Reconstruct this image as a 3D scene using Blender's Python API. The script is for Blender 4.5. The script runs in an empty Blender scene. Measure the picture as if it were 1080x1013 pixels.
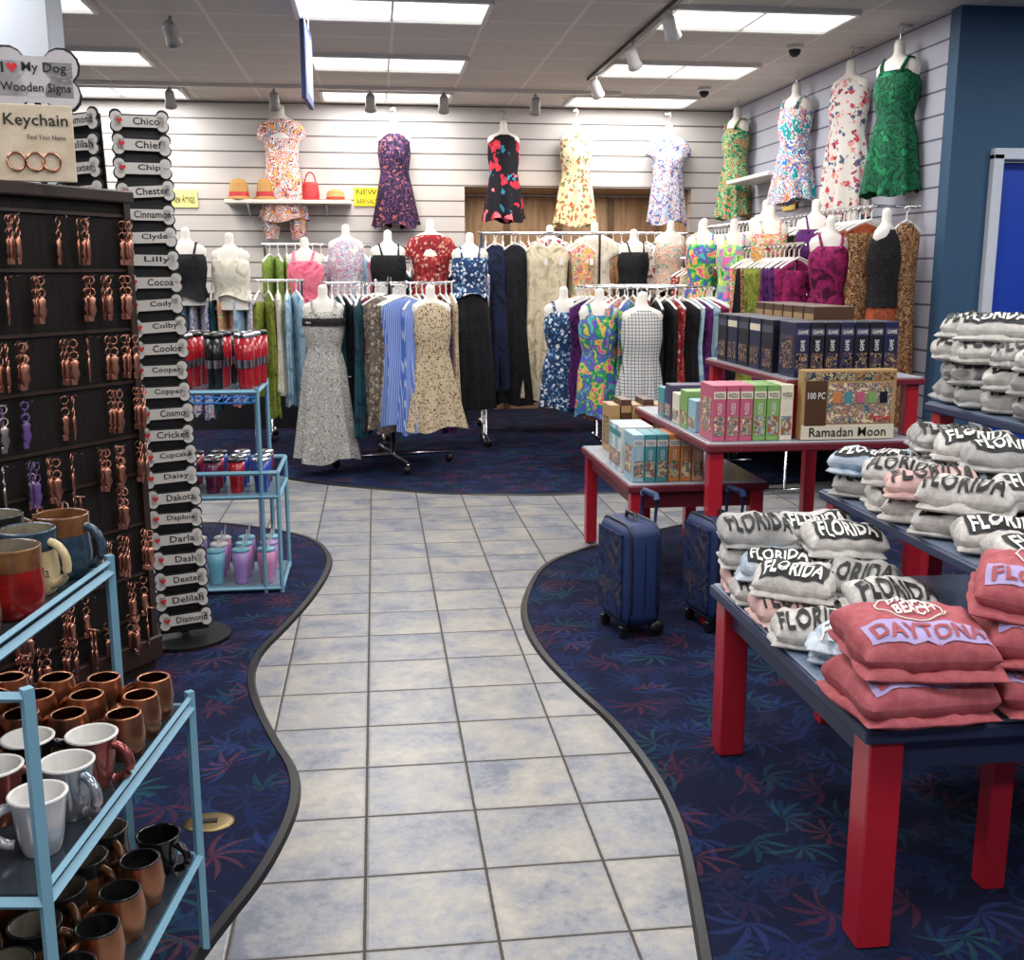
import bpy, bmesh, math, random
from mathutils import Matrix, Vector, noise
R=random.Random(7)
pi=math.pi
scene=bpy.context.scene
try:
    scene.view_settings.view_transform='Standard'
    scene.view_settings.look='None'
    scene.view_settings.exposure=0.0
except Exception: pass

# ---------------------------------------------------------------- materials
class NT:
    def __init__(s,name):
        s.m=bpy.data.materials.new(name); s.m.use_nodes=True
        s.t=s.m.node_tree; s.n=s.t.nodes; s.l=s.t.links
        s.b=s.n['Principled BSDF']
    def node(s,ty,**k):
        x=s.n.new(ty)
        for a,b in k.items(): setattr(x,a,b)
        return x
    def setin(s,sock,v):
        if isinstance(v,bpy.types.NodeSocket): s.l.new(v,sock)
        elif v is not None: sock.default_value=v
    def math(s,op,a,b=None,c=None):
        x=s.node('ShaderNodeMath',operation=op)
        s.setin(x.inputs[0],a)
        if b is not None: s.setin(x.inputs[1],b)
        if c is not None: s.setin(x.inputs[2],c)
        return x.outputs[0]
    def vmath(s,op,a,b=None):
        x=s.node('ShaderNodeVectorMath',operation=op)
        s.setin(x.inputs[0],a)
        if b is not None: s.setin(x.inputs[1],b)
        return x.outputs[1] if op in('LENGTH','DISTANCE') else x.outputs[0]
    def mix(s,fac,a,b):
        x=s.node('ShaderNodeMix',data_type='RGBA')
        s.setin(x.inputs[0],fac); s.setin(x.inputs[6],a); s.setin(x.inputs[7],b)
        return x.outputs[2]
    def coord(s,which='Object'):
        return s.node('ShaderNodeTexCoord').outputs[which]
    def noise(s,vec,scale,detail=3,rough=.5,dist=0,out='Fac'):
        x=s.node('ShaderNodeTexNoise'); s.l.new(vec,x.inputs['Vector'])
        x.inputs['Scale'].default_value=scale; x.inputs['Detail'].default_value=detail
        x.inputs['Roughness'].default_value=rough; x.inputs['Distortion'].default_value=dist
        return x.outputs[out]
    def ramp(s,fac,stops,const=False):
        x=s.node('ShaderNodeValToRGB'); s.l.new(fac,x.inputs[0])
        cr=x.color_ramp; cr.interpolation='CONSTANT' if const else 'LINEAR'
        while len(cr.elements)<len(stops): cr.elements.new(.5)
        for e,(p,c) in zip(cr.elements,stops):
            e.position=p; e.color=c4(c)
        return x.outputs[0]
    def sep(s,v):
        x=s.node('ShaderNodeSeparateXYZ'); s.l.new(v,x.inputs[0]); return x.outputs
    def comb(s,a,b,c=0):
        x=s.node('ShaderNodeCombineXYZ'); s.setin(x.inputs[0],a); s.setin(x.inputs[1],b); s.setin(x.inputs[2],c); return x.outputs[0]
    def base(s,v): s.setin(s.b.inputs['Base Color'],c4(v) if isinstance(v,tuple) else v)
    def bump(s,h,strength=.3,dist=.01):
        x=s.node('ShaderNodeBump'); x.inputs['Strength'].default_value=strength; x.inputs['Distance'].default_value=dist
        s.l.new(h,x.inputs['Height']); s.l.new(x.outputs[0],s.b.inputs['Normal'])
def c4(c): return (c[0],c[1],c[2],1)
def hx(h):
    h=h.lstrip('#'); o=[]
    for i in (0,2,4):
        x=int(h[i:i+2],16)/255
        o.append(x/12.92 if x<=.04045 else ((x+.055)/1.055)**2.4)
    return tuple(o)
def H(x): return hx(x) if isinstance(x,str) else x
def soft(c,f=.06):
    l=.3*c[0]+.6*c[1]+.1*c[2]; return tuple(x*(1-f)+l*f for x in c)
_mc={}
def solid(name,c,rough=.6,metal=0,spec=None,var=.0,emit=0,coat=0):
    if name in _mc: return _mc[name]
    k=NT(name); c=H(c)
    k.b.inputs['Roughness'].default_value=rough; k.b.inputs['Metallic'].default_value=metal
    if spec is not None: k.b.inputs['Specular IOR Level'].default_value=spec
    if coat: k.b.inputs['Coat Weight'].default_value=coat
    n=k.noise(k.coord(),9,3)
    v=var if var else .06
    k.base(k.mix(n,tuple(x*(1-v) for x in c)+(1,),tuple(min(1,x*(1+v)) for x in c)+(1,)))
    if emit:
        k.b.inputs['Emission Color'].default_value=c4(c); k.b.inputs['Emission Strength'].default_value=emit
    _mc[name]=k.m; return k.m
def pat(name,kind,cols,scale=20):
    if name in _mc: return _mc[name]
    k=NT(name); k.b.inputs['Roughness'].default_value=.8; cols=[H(c) for c in cols]
    if name.startswith('fabric'): cols=[soft(c) for c in cols]
    k.b.inputs['Specular IOR Level'].default_value=.25
    co=k.coord()
    if kind=='floral':
        dn=k.noise(co,scale*1.3,2,.6,0,'Color')
        wv=k.vmath('ADD',co,k.vmath('MULTIPLY',k.vmath('SUBTRACT',dn,(.5,.5,.5)),(1.6/scale,)*3))
        v=k.node('ShaderNodeTexVoronoi'); k.l.new(wv,v.inputs['Vector']); v.inputs['Scale'].default_value=scale
        r=k.sep(v.outputs['Color'])[0]
        others=cols[1:]
        fl=k.ramp(r,[(i/len(others),c) for i,c in enumerate(others)],True)
        core=k.math('LESS_THAN',v.outputs['Distance'],.13)
        fl=k.mix(core,fl,c4(tuple(min(1,x*1.5+.05) for x in others[-1])))
        k.base(k.mix(k.math('LESS_THAN',v.outputs['Distance'],.42),c4(cols[0]),fl))
    elif kind=='tie':
        n=k.noise(co,scale,2,.5,1.2); m=len(cols)
        k.base(k.ramp(n,[(.34+.32*i/(m-1),c) for i,c in enumerate(cols)]))
    elif kind=='print':
        n=k.noise(co,scale,2.5,.55,2.0); m=len(cols)
        st=[(0,cols[0])]
        a=k.ramp(n,st+[(.36+.26*i/(m-1),c) for i,c in enumerate(cols[1:],0)],True)
        k.base(a)
    elif kind=='leaf':
        n=k.noise(co,scale,2,.5,2.5); m=len(cols)
        k.base(k.ramp(n,[(0,cols[0])]+[(.51+.16*i/(m-1),c) for i,c in enumerate(cols[1:])],True))
    elif kind=='check':
        s=k.sep(co)
        fx=k.math('LESS_THAN',k.math('FRACT',k.math('MULTIPLY',s[0],scale)),.22)
        fz=k.math('LESS_THAN',k.math('FRACT',k.math('MULTIPLY',s[2],scale)),.22)
        k.base(k.mix(k.math('MAXIMUM',fx,fz),c4(cols[0]),c4(cols[1])))
    elif kind=='vstripe':
        s=k.sep(co); f=k.math('LESS_THAN',k.math('FRACT',k.math('MULTIPLY',k.math('ADD',s[0],k.math('MULTIPLY',s[1],.7)),scale)),.35)
        k.base(k.mix(f,c4(cols[0]),c4(cols[1])))
    elif kind=='heather':
        n=k.noise(co,scale,4,.7); k.base(k.ramp(n,[(.3,cols[0]),(.7,cols[1])]))
    k.bump(k.noise(co,120,2),.15,.002)
    _mc[name]=k.m; return k.m

# ---------------------------------------------------------------- mesh builder
def T(x=0,y=0,z=0): return Matrix.Translation((x,y,z))
def RZ(d): return Matrix.Rotation(math.radians(d),4,'Z')
def RX(d): return Matrix.Rotation(math.radians(d),4,'X')
def RY(d): return Matrix.Rotation(math.radians(d),4,'Y')
class MB:
    def __init__(s): s.v=[];s.f=[];s.mi=[];s.sm=[];s.mats=[]
    def add(s,vf,mat,M=None,smooth=False):
        vs,fs=vf; o=len(s.v)
        if M is None: s.v+= [tuple(v) for v in vs]
        else: s.v+=[tuple(M@Vector(v)) for v in vs]
        s.f+=[tuple(i+o for i in f) for f in fs]
        if mat not in s.mats: s.mats.append(mat)
        k=s.mats.index(mat)
        s.mi+=[k]*len(fs); s.sm+=[smooth]*len(fs)
        return s
    def obj(s,name,parent=None,keep=False):
        xs=[v[0] for v in s.v];ys=[v[1] for v in s.v];zs=[v[2] for v in s.v]
        c=(0,0,0) if keep else ((min(xs)+max(xs))/2,(min(ys)+max(ys))/2,min(zs))
        me=bpy.data.meshes.new(name)
        me.from_pydata([(v[0]-c[0],v[1]-c[1],v[2]-c[2]) for v in s.v],[],s.f)
        for m in s.mats: me.materials.append(m)
        me.polygons.foreach_set('material_index',s.mi); me.polygons.foreach_set('use_smooth',s.sm)
        me.update()
        o=bpy.data.objects.new(name,me); scene.collection.objects.link(o); o.location=c
        return o
_bc={}
def rbox(sx,sy,sz,r=0.0,seg=1):
    key=(round(sx,4),round(sy,4),round(sz,4),r,seg)
    if key in _bc: return _bc[key]
    bm=bmesh.new(); bmesh.ops.create_cube(bm,size=1)
    for v in bm.verts: v.co=Vector((v.co.x*sx,v.co.y*sy,v.co.z*sz))
    if r>0: bmesh.ops.bevel(bm,geom=bm.edges[:],offset=r,segments=seg,affect='EDGES',profile=.5)
    bm.verts.index_update()
    out=([tuple(v.co) for v in bm.verts],[tuple(v.index for v in f.verts) for f in bm.faces]); bm.free()
    _bc[key]=out; return out
def lathe(prof,n=20,cap=True):
    vs=[];fs=[]
    for (r,z) in prof:
        for i in range(n):
            a=2*pi*i/n; vs.append((r*math.cos(a),r*math.sin(a),z))
    for j in range(len(prof)-1):
        for i in range(n):
            a=j*n+i;b=j*n+(i+1)%n; fs.append((a,b,b+n,a+n))
    if cap:
        fs.append(tuple(range(n))[::-1]); fs.append(tuple((len(prof)-1)*n+i for i in range(n)))
    return vs,fs
def tube(pts,r,n=6,closed=False):
    P=[Vector(p) for p in pts]; vs=[];fs=[]; m=len(P)
    up=Vector((0,0,1))
    for j,p in enumerate(P):
        if closed: d=P[(j+1)%m]-P[j-1]
        else: d=P[min(j+1,m-1)]-P[max(j-1,0)]
        if d.length<1e-9: d=Vector((0,0,1))
        d.normalize()
        u=up if abs(d.dot(up))<.95 else Vector((1,0,0))
        x=d.cross(u).normalized(); y=x.cross(d).normalized()
        rr=r[j] if isinstance(r,(list,tuple)) else r
        for i in range(n):
            a=2*pi*i/n; vs.append(tuple(p+x*rr*math.cos(a)+y*rr*math.sin(a)))
    for j in range(m if closed else m-1):
        for i in range(n):
            a=j*n+i;b=j*n+(i+1)%n;c=((j+1)%m)*n+(i+1)%n;d_=((j+1)%m)*n+i
            fs.append((a,b,c,d_))
    if not closed:
        fs.append(tuple(range(n))); fs.append(tuple((m-1)*n+i for i in range(n))[::-1])
    return vs,fs
def disc(r,n=20,z=0,sx=1,sy=1):
    return [(r*sx*math.cos(2*pi*i/n),r*sy*math.sin(2*pi*i/n),z) for i in range(n)],[tuple(range(n))]
def poly_extrude(pts,z0,z1):
    n=len(pts); vs=[(x,y,z0) for x,y in pts]+[(x,y,z1) for x,y in pts]
    fs=[tuple(range(n,2*n)),tuple(range(n))[::-1]]+[(i,(i+1)%n,(i+1)%n+n,i+n) for i in range(n)]
    return vs,fs
_tc={}
def textmesh(s,bold=.0,cuts=0):
    if (s,bold,cuts) in _tc: return _tc[(s,bold,cuts)]
    cu=bpy.data.curves.new('t','FONT'); cu.body=s; cu.size=1; cu.resolution_u=2; cu.offset=bold; cu.space_character=1.0+bold*2
    ob=bpy.data.objects.new('t',cu); scene.collection.objects.link(ob)
    dg=bpy.context.evaluated_depsgraph_get(); dg.update()
    me=ob.evaluated_get(dg).to_mesh()
    bm=bmesh.new(); bm.from_mesh(me)
    if cuts:
        ys=[v.co.y for v in bm.verts]; y0=min(ys);y1=max(ys)
        for c in range(1,cuts+1):
            bmesh.ops.bisect_plane(bm,geom=bm.verts[:]+bm.edges[:]+bm.faces[:],dist=1e-5,plane_co=(0,y0+(y1-y0)*c/(cuts+1),0),plane_no=(0,1,0))
    bm.verts.index_update()
    vs=[tuple(v.co) for v in bm.verts]; fs=[tuple(v.index for v in f.verts) for f in bm.faces]
    bm.free()
    ob.evaluated_get(dg).to_mesh_clear()
    bpy.data.objects.remove(ob); bpy.data.curves.remove(cu)
    if not vs: vs=[(0,0,0),(1,0,0),(1,1,0)];fs=[(0,1,2)]
    x0=min(v[0] for v in vs);x1=max(v[0] for v in vs);y0=min(v[1] for v in vs);y1=max(v[1] for v in vs)
    vs=[((v[0]-(x0+x1)/2)/(x1-x0),(v[1]-(y0+y1)/2)/(y1-y0),0) for v in vs]
    _tc[(s,bold,cuts)]=(vs,fs,(x1-x0)/(y1-y0)); return _tc[(s,bold,cuts)]
def text(mb,s,mat,M,w,h,bold=.0):
    vs,fs,_=textmesh(s,bold)
    mb.add(([(v[0]*w,v[1]*h,0) for v in vs],fs),mat,M)
FRONT=RX(90)

# ---------------------------------------------------------------- palette
M_chrome=solid('chrome','#c8c8cc',.22,1)
M_white=solid('white_plastic','#dedbd5',.4)
M_black=solid('black_plastic','#0c0c0e',.45)
M_red=solid('red_paint','#a81e2c',.32,coat=.3)
M_form=solid('bust_form','#dcd6cd',.5)
M_blueframe=solid('blue_frame','#6f9cb2',.4)
M_text=solid('black_ink','#141414',.7)
M_wtext=solid('white_ink','#dcdad6',.7)
M_redink=solid('red_ink','#c81e28',.6)
M_copper=solid('copper','#b07a5c',.34,1)
M_rose=solid('rose_gold','#c48a74',.32,1)

# ---------------------------------------------------------------- room
CZ=3.22
def plane(name,pts,mat):
    mb=MB(); mb.add((pts,[tuple(range(len(pts)))]),mat); return mb.obj(name,keep=True)
k=NT('floor_tile'); co=k.coord(); s=k.sep(co)
px=k.math('DIVIDE',k.math('ADD',s[0],.063+6.5),.325); py=k.math('DIVIDE',k.math('ADD',s[1],-2.65+6.5),.325)
cell=k.comb(k.math('FLOOR',px),k.math('FLOOR',py))
wn=k.node('ShaderNodeTexWhiteNoise'); k.l.new(cell,wn.inputs['Vector'])
off=k.vmath('ADD',co,k.vmath('MULTIPLY',wn.outputs['Color'],(7,7,7)))
n1=k.noise(off,4.2,4,.6,.4); n2=k.noise(off,22,7,.85)
mixn=k.math('ADD',k.math('MULTIPLY',n1,.52),k.math('MULTIPLY',n2,.48))
tilec=k.ramp(mixn,[(.40,H('#606675')),(.47,H('#80838b')),(.53,H('#928f8a')),(.62,H('#a69f95'))])
tilec=k.mix(k.math('MULTIPLY',wn.outputs['Value'],.2),tilec,c4(H('#8f8d8a')))
fx=k.math('FRACT',px);fy=k.math('FRACT',py)
ex=k.math('MINIMUM',fx,k.math('SUBTRACT',1,fx)); ey=k.math('MINIMUM',fy,k.math('SUBTRACT',1,fy))
e=k.math('MINIMUM',ex,ey); 
g=k.math('LESS_THAN',k.math('ADD',e,k.math('MULTIPLY',k.math('SUBTRACT',k.noise(co,50,2),.5),.01)),.013)
edge=k.math('MULTIPLY',k.math('LESS_THAN',e,.035),.25)
tilec=k.mix(edge,tilec,c4(H('#6f6a66')))
k.base(k.mix(g,tilec,c4(H('#45403b'))))
k.setin(k.b.inputs['Roughness'],k.math('ADD',k.math('ADD',.24,k.math('MULTIPLY',n2,.2)),k.math('MULTIPLY',g,.5)))
k.bump(k.math('ADD',k.math('MULTIPLY',k.math('MINIMUM',e,.03),30),k.math('MULTIPLY',n2,.25)),.4,.004)
M_tile=k.m
plane('floor',[(-4.6,-2.2,0),(6.2,-2.2,0),(6.2,12.9,0),(-4.6,12.9,0)],M_tile)
# carpet
k=NT('carpet'); co=k.coord(); s=k.sep(co)
cur=k.mix(k.noise(co,220,2,.8),c4((.003,.005,.018)),c4((.010,.014,.046)))
def leaflayer(cur,S,ox,oy,kk,cols,wid,Rr):
    v=k.comb(k.math('MULTIPLY',k.math('ADD',s[0],ox),S),k.math('MULTIPLY',k.math('ADD',s[1],oy),S))
    vo=k.node('ShaderNodeTexVoronoi',voronoi_dimensions='2D'); k.l.new(v,vo.inputs['Vector']); vo.inputs['Scale'].default_value=1
    loc=k.vmath('SUBTRACT',v,vo.outputs['Position']); ls=k.sep(loc)
    cs=k.sep(vo.outputs['Color'])
    r=k.math('SQRT',k.math('ADD',k.math('MULTIPLY',ls[0],ls[0]),k.math('MULTIPLY',ls[1],ls[1])))
    ang=k.math('ADD',k.math('ARCTAN2',ls[1],ls[0]),k.math('ADD',k.math('MULTIPLY',cs[1],6.28),k.math('MULTIPLY',r,.8)))
    fr=k.math('FRACT',k.math('MULTIPLY',ang,kk/6.2832))
    d=k.math('MULTIPLY',k.math('MULTIPLY',k.math('ABSOLUTE',k.math('SUBTRACT',fr,.5)),6.2832/kk),r)
    wv=k.math('MULTIPLY',k.math('SINE',k.math('MINIMUM',k.math('MULTIPLY',r,pi/Rr),3.1416)),wid)
    mask=k.math('LESS_THAN',d,wv)
    mask=k.math('MULTIPLY',mask,k.math('GREATER_THAN',k.math('SINE',k.math('MULTIPLY',ang,1)),-.35))
    mask=k.math('MULTIPLY',mask,k.math('ADD',.22,k.math('MULTIPLY',k.noise(co,90,2,.7),.6)))
    col=k.ramp(cs[0],[(i/len(cols),c) for i,c in enumerate(cols)],True)
    return k.mix(mask,cur,col)
cur=leaflayer(cur,6.0,3.1,7.7,11,[(.008,.02,.09),(.012,.035,.10),(.03,.02,.06)],.055,.62)
cur=leaflayer(cur,5.0,.4,1.2,9,[(.010,.05,.075),(.02,.035,.13),(.075,.018,.035),(.01,.02,.07)],.05,.62)
cur=leaflayer(cur,4.6,5.3,2.9,9,[(.10,.032,.045),(.006,.02,.06),(.015,.07,.08),(.012,.02,.08)],.036,.6)
k.base(cur); k.b.inputs['Roughness'].default_value=.95; k.b.inputs['Specular IOR Level'].default_value=.15
k.bump(k.noise(co,260,2,.8),.5,.004)
M_carpet=k.m
def smooth(pts,it=2):
    for _ in range(it):
        o=[pts[0]]
        for a,b in zip(pts,pts[1:]):
            o.append((a[0]*.75+b[0]*.25,a[1]*.75+b[1]*.25)); o.append((a[0]*.25+b[0]*.75,a[1]*.25+b[1]*.75))
        o.append(pts[-1]); pts=o
    return pts
Lc=smooth([(-4.55,6.95),(-2.5,6.98),(-1.13,6.92),(-.91,6.82),(-.59,6.60),(-.38,6.34),(-.29,5.98),(-.29,5.64),(-.36,5.14),(-.46,4.69),(-.53,4.43),(-.54,4.16),(-.48,3.86),(-.38,3.52),(-.30,3.30),(-.28,3.10),(-.30,2.90),(-.35,2.66),(-.43,2.44),(-.50,2.2),(-.6,1.8),(-.75,1.2),(-.9,.5),(-1,-2.1)])
Rc=smooth([(6.1,6.62),(3.6,6.66),(2.24,6.64),(1.91,6.46),(1.47,6.17),(1.07,5.87),(.86,5.59),(.71,5.09),(.65,4.72),(.66,4.28),(.74,3.85),(.82,3.53),(.86,3.12),(.85,2.81),(.81,2.56),(.77,2.35),(.72,2.1),(.66,1.7),(.6,1.0),(.6,-2.1)])
Bc=smooth([(-4.55,9.3),(-2.4,9.2),(-1.4,8.8),(-.82,8.49),(-.51,8.18),(0,7.86),(.47,7.64),(1.02,7.52),(1.5,7.50),(2.09,7.56),(2.85,7.66),(3.62,7.82)])
def carpet(pl,name):
    mb=MB(); mb.add(poly_extrude(pl,.0,.008),M_carpet); return mb.obj(name,keep=True)
carpet(Lc+[(-4.55,-2.1)],'carpet'); carpet(Rc+[(6.1,-2.1)],'carpet'); carpet(Bc+[(3.62,11.1),(-4.55,11.1)],'carpet')
carpet([(.93,11.1),(3.26,11.1),(3.26,12.39),(.93,12.39)],'carpet')
M_rub=solid('rubber_edge','#101012',.35)
def edging(pl,name,n=1):
    mb=MB(); m=len(pl); vs=[];fs=[]
    for j,p in enumerate(pl):
        a=pl[max(j-1,0)];b=pl[min(j+1,m-1)]; dx,dy=b[0]-a[0],b[1]-a[1]; L=math.hypot(dx,dy) or 1
        nx,ny=-dy/L,dx/L
        for w,z in ((-.020,.0),(-.012,.013),(.012,.013),(.020,.0)): vs.append((p[0]+nx*w,p[1]+ny*w,z))
    for j in range(m-1):
        for i in range(3):
            a=j*4+i; fs.append((a,a+1,a+5,a+4))
    mb.add((vs,fs),M_rub,smooth=False); mb.obj(name,keep=True)
edging(Lc,'trim_1');edging(Rc,'trim_2');edging(Bc,'trim_3')
# walls
def slat(name,c,c2):
    k=NT(name); co=k.coord(); s=k.sep(co)
    f=k.math('FRACT',k.math('DIVIDE',s[2],.152)); g=k.math('LESS_THAN',f,.09)
    b=k.mix(k.noise(co,1.3,2),c4(H(c)),c4(tuple(x*.93 for x in H(c))))
    b=k.mix(g,b,c4(H(c2))); k.base(b); k.b.inputs['Roughness'].default_value=.55
    k.bump(k.math('MULTIPLY',k.math('SUBTRACT',1,g),1.0),.5,.01)
    return k.m
M_slatB=slat('slatwall_cream','#bfbab6','#5a5450')
M_slatR=slat('slatwall_grey','#a5a6b2','#50505c')
def boxobj(name,x0,x1,y0,y1,z0,z1,mat,r=0):
    mb=MB(); mb.add(rbox(x1-x0,y1-y0,z1-z0,r),mat,T((x0+x1)/2,(y0+y1)/2,(z0+z1)/2)); return mb.obj(name,keep=True)
YB=11.13
mb=MB()
for a in ((-4.6,.92,0,CZ),(3.27,3.7,0,CZ),(.92,3.27,2.43,CZ)):
    mb.add(rbox(a[1]-a[0],.12,a[3]-a[2]),M_slatB,T((a[0]+a[1])/2,YB+.06,(a[2]+a[3])/2))
mb.obj('wall_back',keep=True)
k=NT('niche_wood'); co=k.coord(); s=k.sep(co)
k.base(k.ramp(k.noise(k.vmath('MULTIPLY',co,(9,9,1)),2,4,.6,.6),[(.3,H('#7a6450')),(.7,H('#a8927a'))])); M_wood=k.m
mb=MB(); mb.add(rbox(2.35,.1,2.43),M_wood,T(2.095,12.45,1.215))
for x in (1.5,2.1,2.7): mb.add(rbox(.07,.06,2.4),solid('niche_post','#54402e',.5),T(x,12.40,1.2))
mb.obj('wall_niche_back',keep=True)
boxobj('wall_niche_left',.82,.92,11.26,12.5,0,2.43,M_wood);boxobj('wall_niche_right',3.27,3.37,11.26,12.5,0,2.43,M_wood)
boxobj('ceiling_niche',.82,3.37,11.26,12.5,2.44,2.5,M_wood)
boxobj('wall_right',3.66,3.78,6.815,11.25,0,CZ,M_slatR)
M_bw=solid('blue_wall','#2b4c68',.7,var=.08)
mb=MB()
mb.add(rbox(.27,.12,CZ),M_bw,T(3.795,6.75,CZ/2)); mb.add(rbox(1.05,.12,CZ-2.33),M_bw,T(4.455,6.75,(CZ+2.33)/2)); mb.add(rbox(1.2,.12,CZ),M_bw,T(5.58,6.75,CZ/2))
mb.obj('wall_blue',keep=True)
M_frame=solid('door_frame_white','#c4c8d0',.5)
mb=MB(); mb.add(rbox(.07,.16,2.33,.005),M_frame,T(3.965,6.72,1.165)); mb.add(rbox(.07,.16,2.33,.005),M_frame,T(4.945,6.72,1.165)); mb.add(rbox(1.05,.16,.07,.005),M_frame,T(4.455,6.72,2.33)); mb.obj('trim_4',keep=True)
mb=MB(); M_door=solid('door_blue','#1c3fa8',.4)
mb.add(rbox(.9,.045,2.28,.004),M_door,T(4.455,6.76,1.145))
mb.add(lathe([(.012,0),(.012,.05),(.028,.055),(.03,.075),(.02,.085)],12),M_chrome,T(4.1,6.74,1.02)@RX(90))
for z in (.3,1.1,2.0): mb.add(rbox(.02,.03,.1),M_chrome,T(4.9,6.735,z))
mb.obj('door_1',keep=True)
M_pw=solid('painted_wall','#8f8f98',.8)
boxobj('wall_left',-4.72,-4.6,-2.2,12.5,0,CZ,M_pw)
boxobj('wall_front',-4.6,6.2,-2.32,-2.2,0,CZ,M_pw)
boxobj('wall_side',6.2,6.32,-2.2,6.8,0,CZ,M_bw)
M_base=solid('baseboard_dark','#15151a',.5)
boxobj('baseboard_back',-4.6,.92,YB-.02,YB-.001,0,.34,M_base)
boxobj('baseboard_right',3.64,3.659,6.83,YB-.03,0,.2,M_base)
boxobj('pillar',-1.76,-1.50,5.62,5.88,0,CZ-.01,solid('pillar_paint','#b3b9c2',.6),.01)
# ceiling
k=NT('ceiling_tile'); co=k.coord(); s=k.sep(co)
fx=k.math('FRACT',k.math('DIVIDE',k.math('ADD',s[0],.45+6),.6)); fy=k.math('FRACT',k.math('DIVIDE',k.math('ADD',s[1],-8.7+12),.6))
g=k.math('MAXIMUM',k.math('LESS_THAN',fx,.04),k.math('LESS_THAN',fy,.04))
n=k.noise(co,60,3,.8)
k.base(k.mix(g,k.ramp(n,[(.3,H('#bcb5b0')),(.6,H('#cac4be'))]),c4(H('#dad4ce')))); k.b.inputs['Roughness'].default_value=.95
M_ceil=k.m
plane('ceiling',[(-4.6,-2.2,CZ),(-4.6,12.5,CZ),(6.2,12.5,CZ),(6.2,-2.2,CZ)],M_ceil)
M_lf=solid('light_frame','#d9d6d0',.5)
M_diff=solid('light_diffuser','#ffffff',.5,emit=2.0)
lights=[]
for ix,cx in enumerate((-2.3,.15,2.5)):
    for cy in (10.65,9.0,7.2,5.2,3.3,1.2,-.8):
        lights.append((cx,cy))
lights+=[(4.9,5.2),(4.9,3.3),(4.9,1.2)]
for cx,cy in lights:
    mb=MB()
    mb.add(rbox(1.2,.04,.03),M_lf,T(cx,cy-.29,CZ-.015)); mb.add(rbox(1.2,.04,.03),M_lf,T(cx,cy+.29,CZ-.015))
    mb.add(rbox(.03,.56,.03),M_lf,T(cx-.6,cy,CZ-.015)); mb.add(rbox(.03,.56,.03),M_lf,T(cx+.6,cy,CZ-.015)); mb.add(rbox(.015,.56,.02),M_lf,T(cx,cy,CZ-.012))
    mb.add(rbox(1.18,.55,.008),M_diff,T(cx,cy,CZ-.006))
    mb.obj('ceiling_light_panel',keep=True)
    l=bpy.data.lights.new('panel_lamp','AREA'); l.shape='RECTANGLE'; l.size=1.12; l.size_y=.5; l.energy=33 if cy>8 else 29
    l.color=(1,.98,.965) if cx<3 else (.9,.95,1)
    o=bpy.data.objects.new('panel_lamp',l); scene.collection.objects.link(o); o.location=(cx,cy,CZ-.035)
def spot(x,y,ax,ay,dz=.0,white=False,e=0):
    mb=MB(); m=M_white if white else solid('spot_grey','#8f8b88',.4)
    mb.add(tube([(x,y,CZ-.035),(x,y,CZ-.09)],.012),m)
    d=Vector((ax-x,ay-y,-1.2)).normalized(); q=d.to_track_quat('Z','Y').to_matrix().to_4x4()
    mb.add(lathe([(.03,-.07),(.042,-.05),(.045,.03),(.055,.08),(.05,.08),(.035,.02)],14),m,T(x,y,CZ-.13)@q,True)
    o=mb.obj('track_spotlight',keep=True)
    if e:
        l=bpy.data.lights.new('spot_lamp','SPOT'); l.energy=e; l.spot_size=math.radians(75); l.spot_blend=.7; l.shadow_soft_size=.05; l.color=(1,.84,.66)
        ob=bpy.data.objects.new('spot_lamp',l); scene.collection.objects.link(ob); ob.location=Vector((x,y,CZ-.13))+d*.1
        ob.rotation_euler=(-d).to_track_quat('Z','Y').to_euler()
for x in (-.85,.0,.66,1.5): spot(x,10.2,x,11.1,e=30)
spot(-1.75,10.2,-1.8,11.1,e=28); spot(-1.25,7.45,-1.0,9,e=0)
mb=MB(); mb.add(rbox(.035,3.2,.03),M_black,T(1.86,7.9,CZ-.016)); mb.obj('light_track',keep=True)
for y in (6.9,7.9,9.2): spot(1.86,y,2.6,y+1,white=True,e=24)
boxl=MB(); boxl.add(rbox(5,.035,.03),M_lf,T(-.2,10.2,CZ-.016)); boxl.obj('light_track',keep=True)
for x,y in ((3.1,8.0),(3.0,9.9)):
    mb=MB(); mb.add(lathe([(.06,0),(.065,-.02),(.05,-.03)],16),M_white,T(x,y,CZ),True); mb.add(lathe([(.045,-.03),(.04,-.06),(.02,-.078),(.002,-.083)],16),M_black,T(x,y,CZ),True); mb.obj('security_camera_dome',keep=True)
for x in (1.5,2.6):
    l=bpy.data.lights.new('niche_lamp','AREA'); l.size=.3; l.energy=15; l.color=(1,.8,.6)
    o=bpy.data.objects.new('niche_lamp',l); scene.collection.objects.link(o); o.location=(x,11.7,2.41)
mb=MB(); Mx=T(-.39,7.2,0)@RZ(88)
mb.add(rbox(.5,.03,.46,.004),solid('banner_blue','#2b3a78',.5),Mx@T(0,0,2.86)); mb.add(rbox(.42,.034,.38,.004),solid('banner_sky','#6a78b0',.5),Mx@T(0,0,2.86))
mb.add(tube([Mx@Vector((-.2,0,3.09)),Mx@Vector((-.2,0,CZ))],.003),M_chrome); mb.add(tube([Mx@Vector((.2,0,3.09)),Mx@Vector((.2,0,CZ))],.003),M_chrome)
mb.obj('hanging_banner',keep=True)

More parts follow.
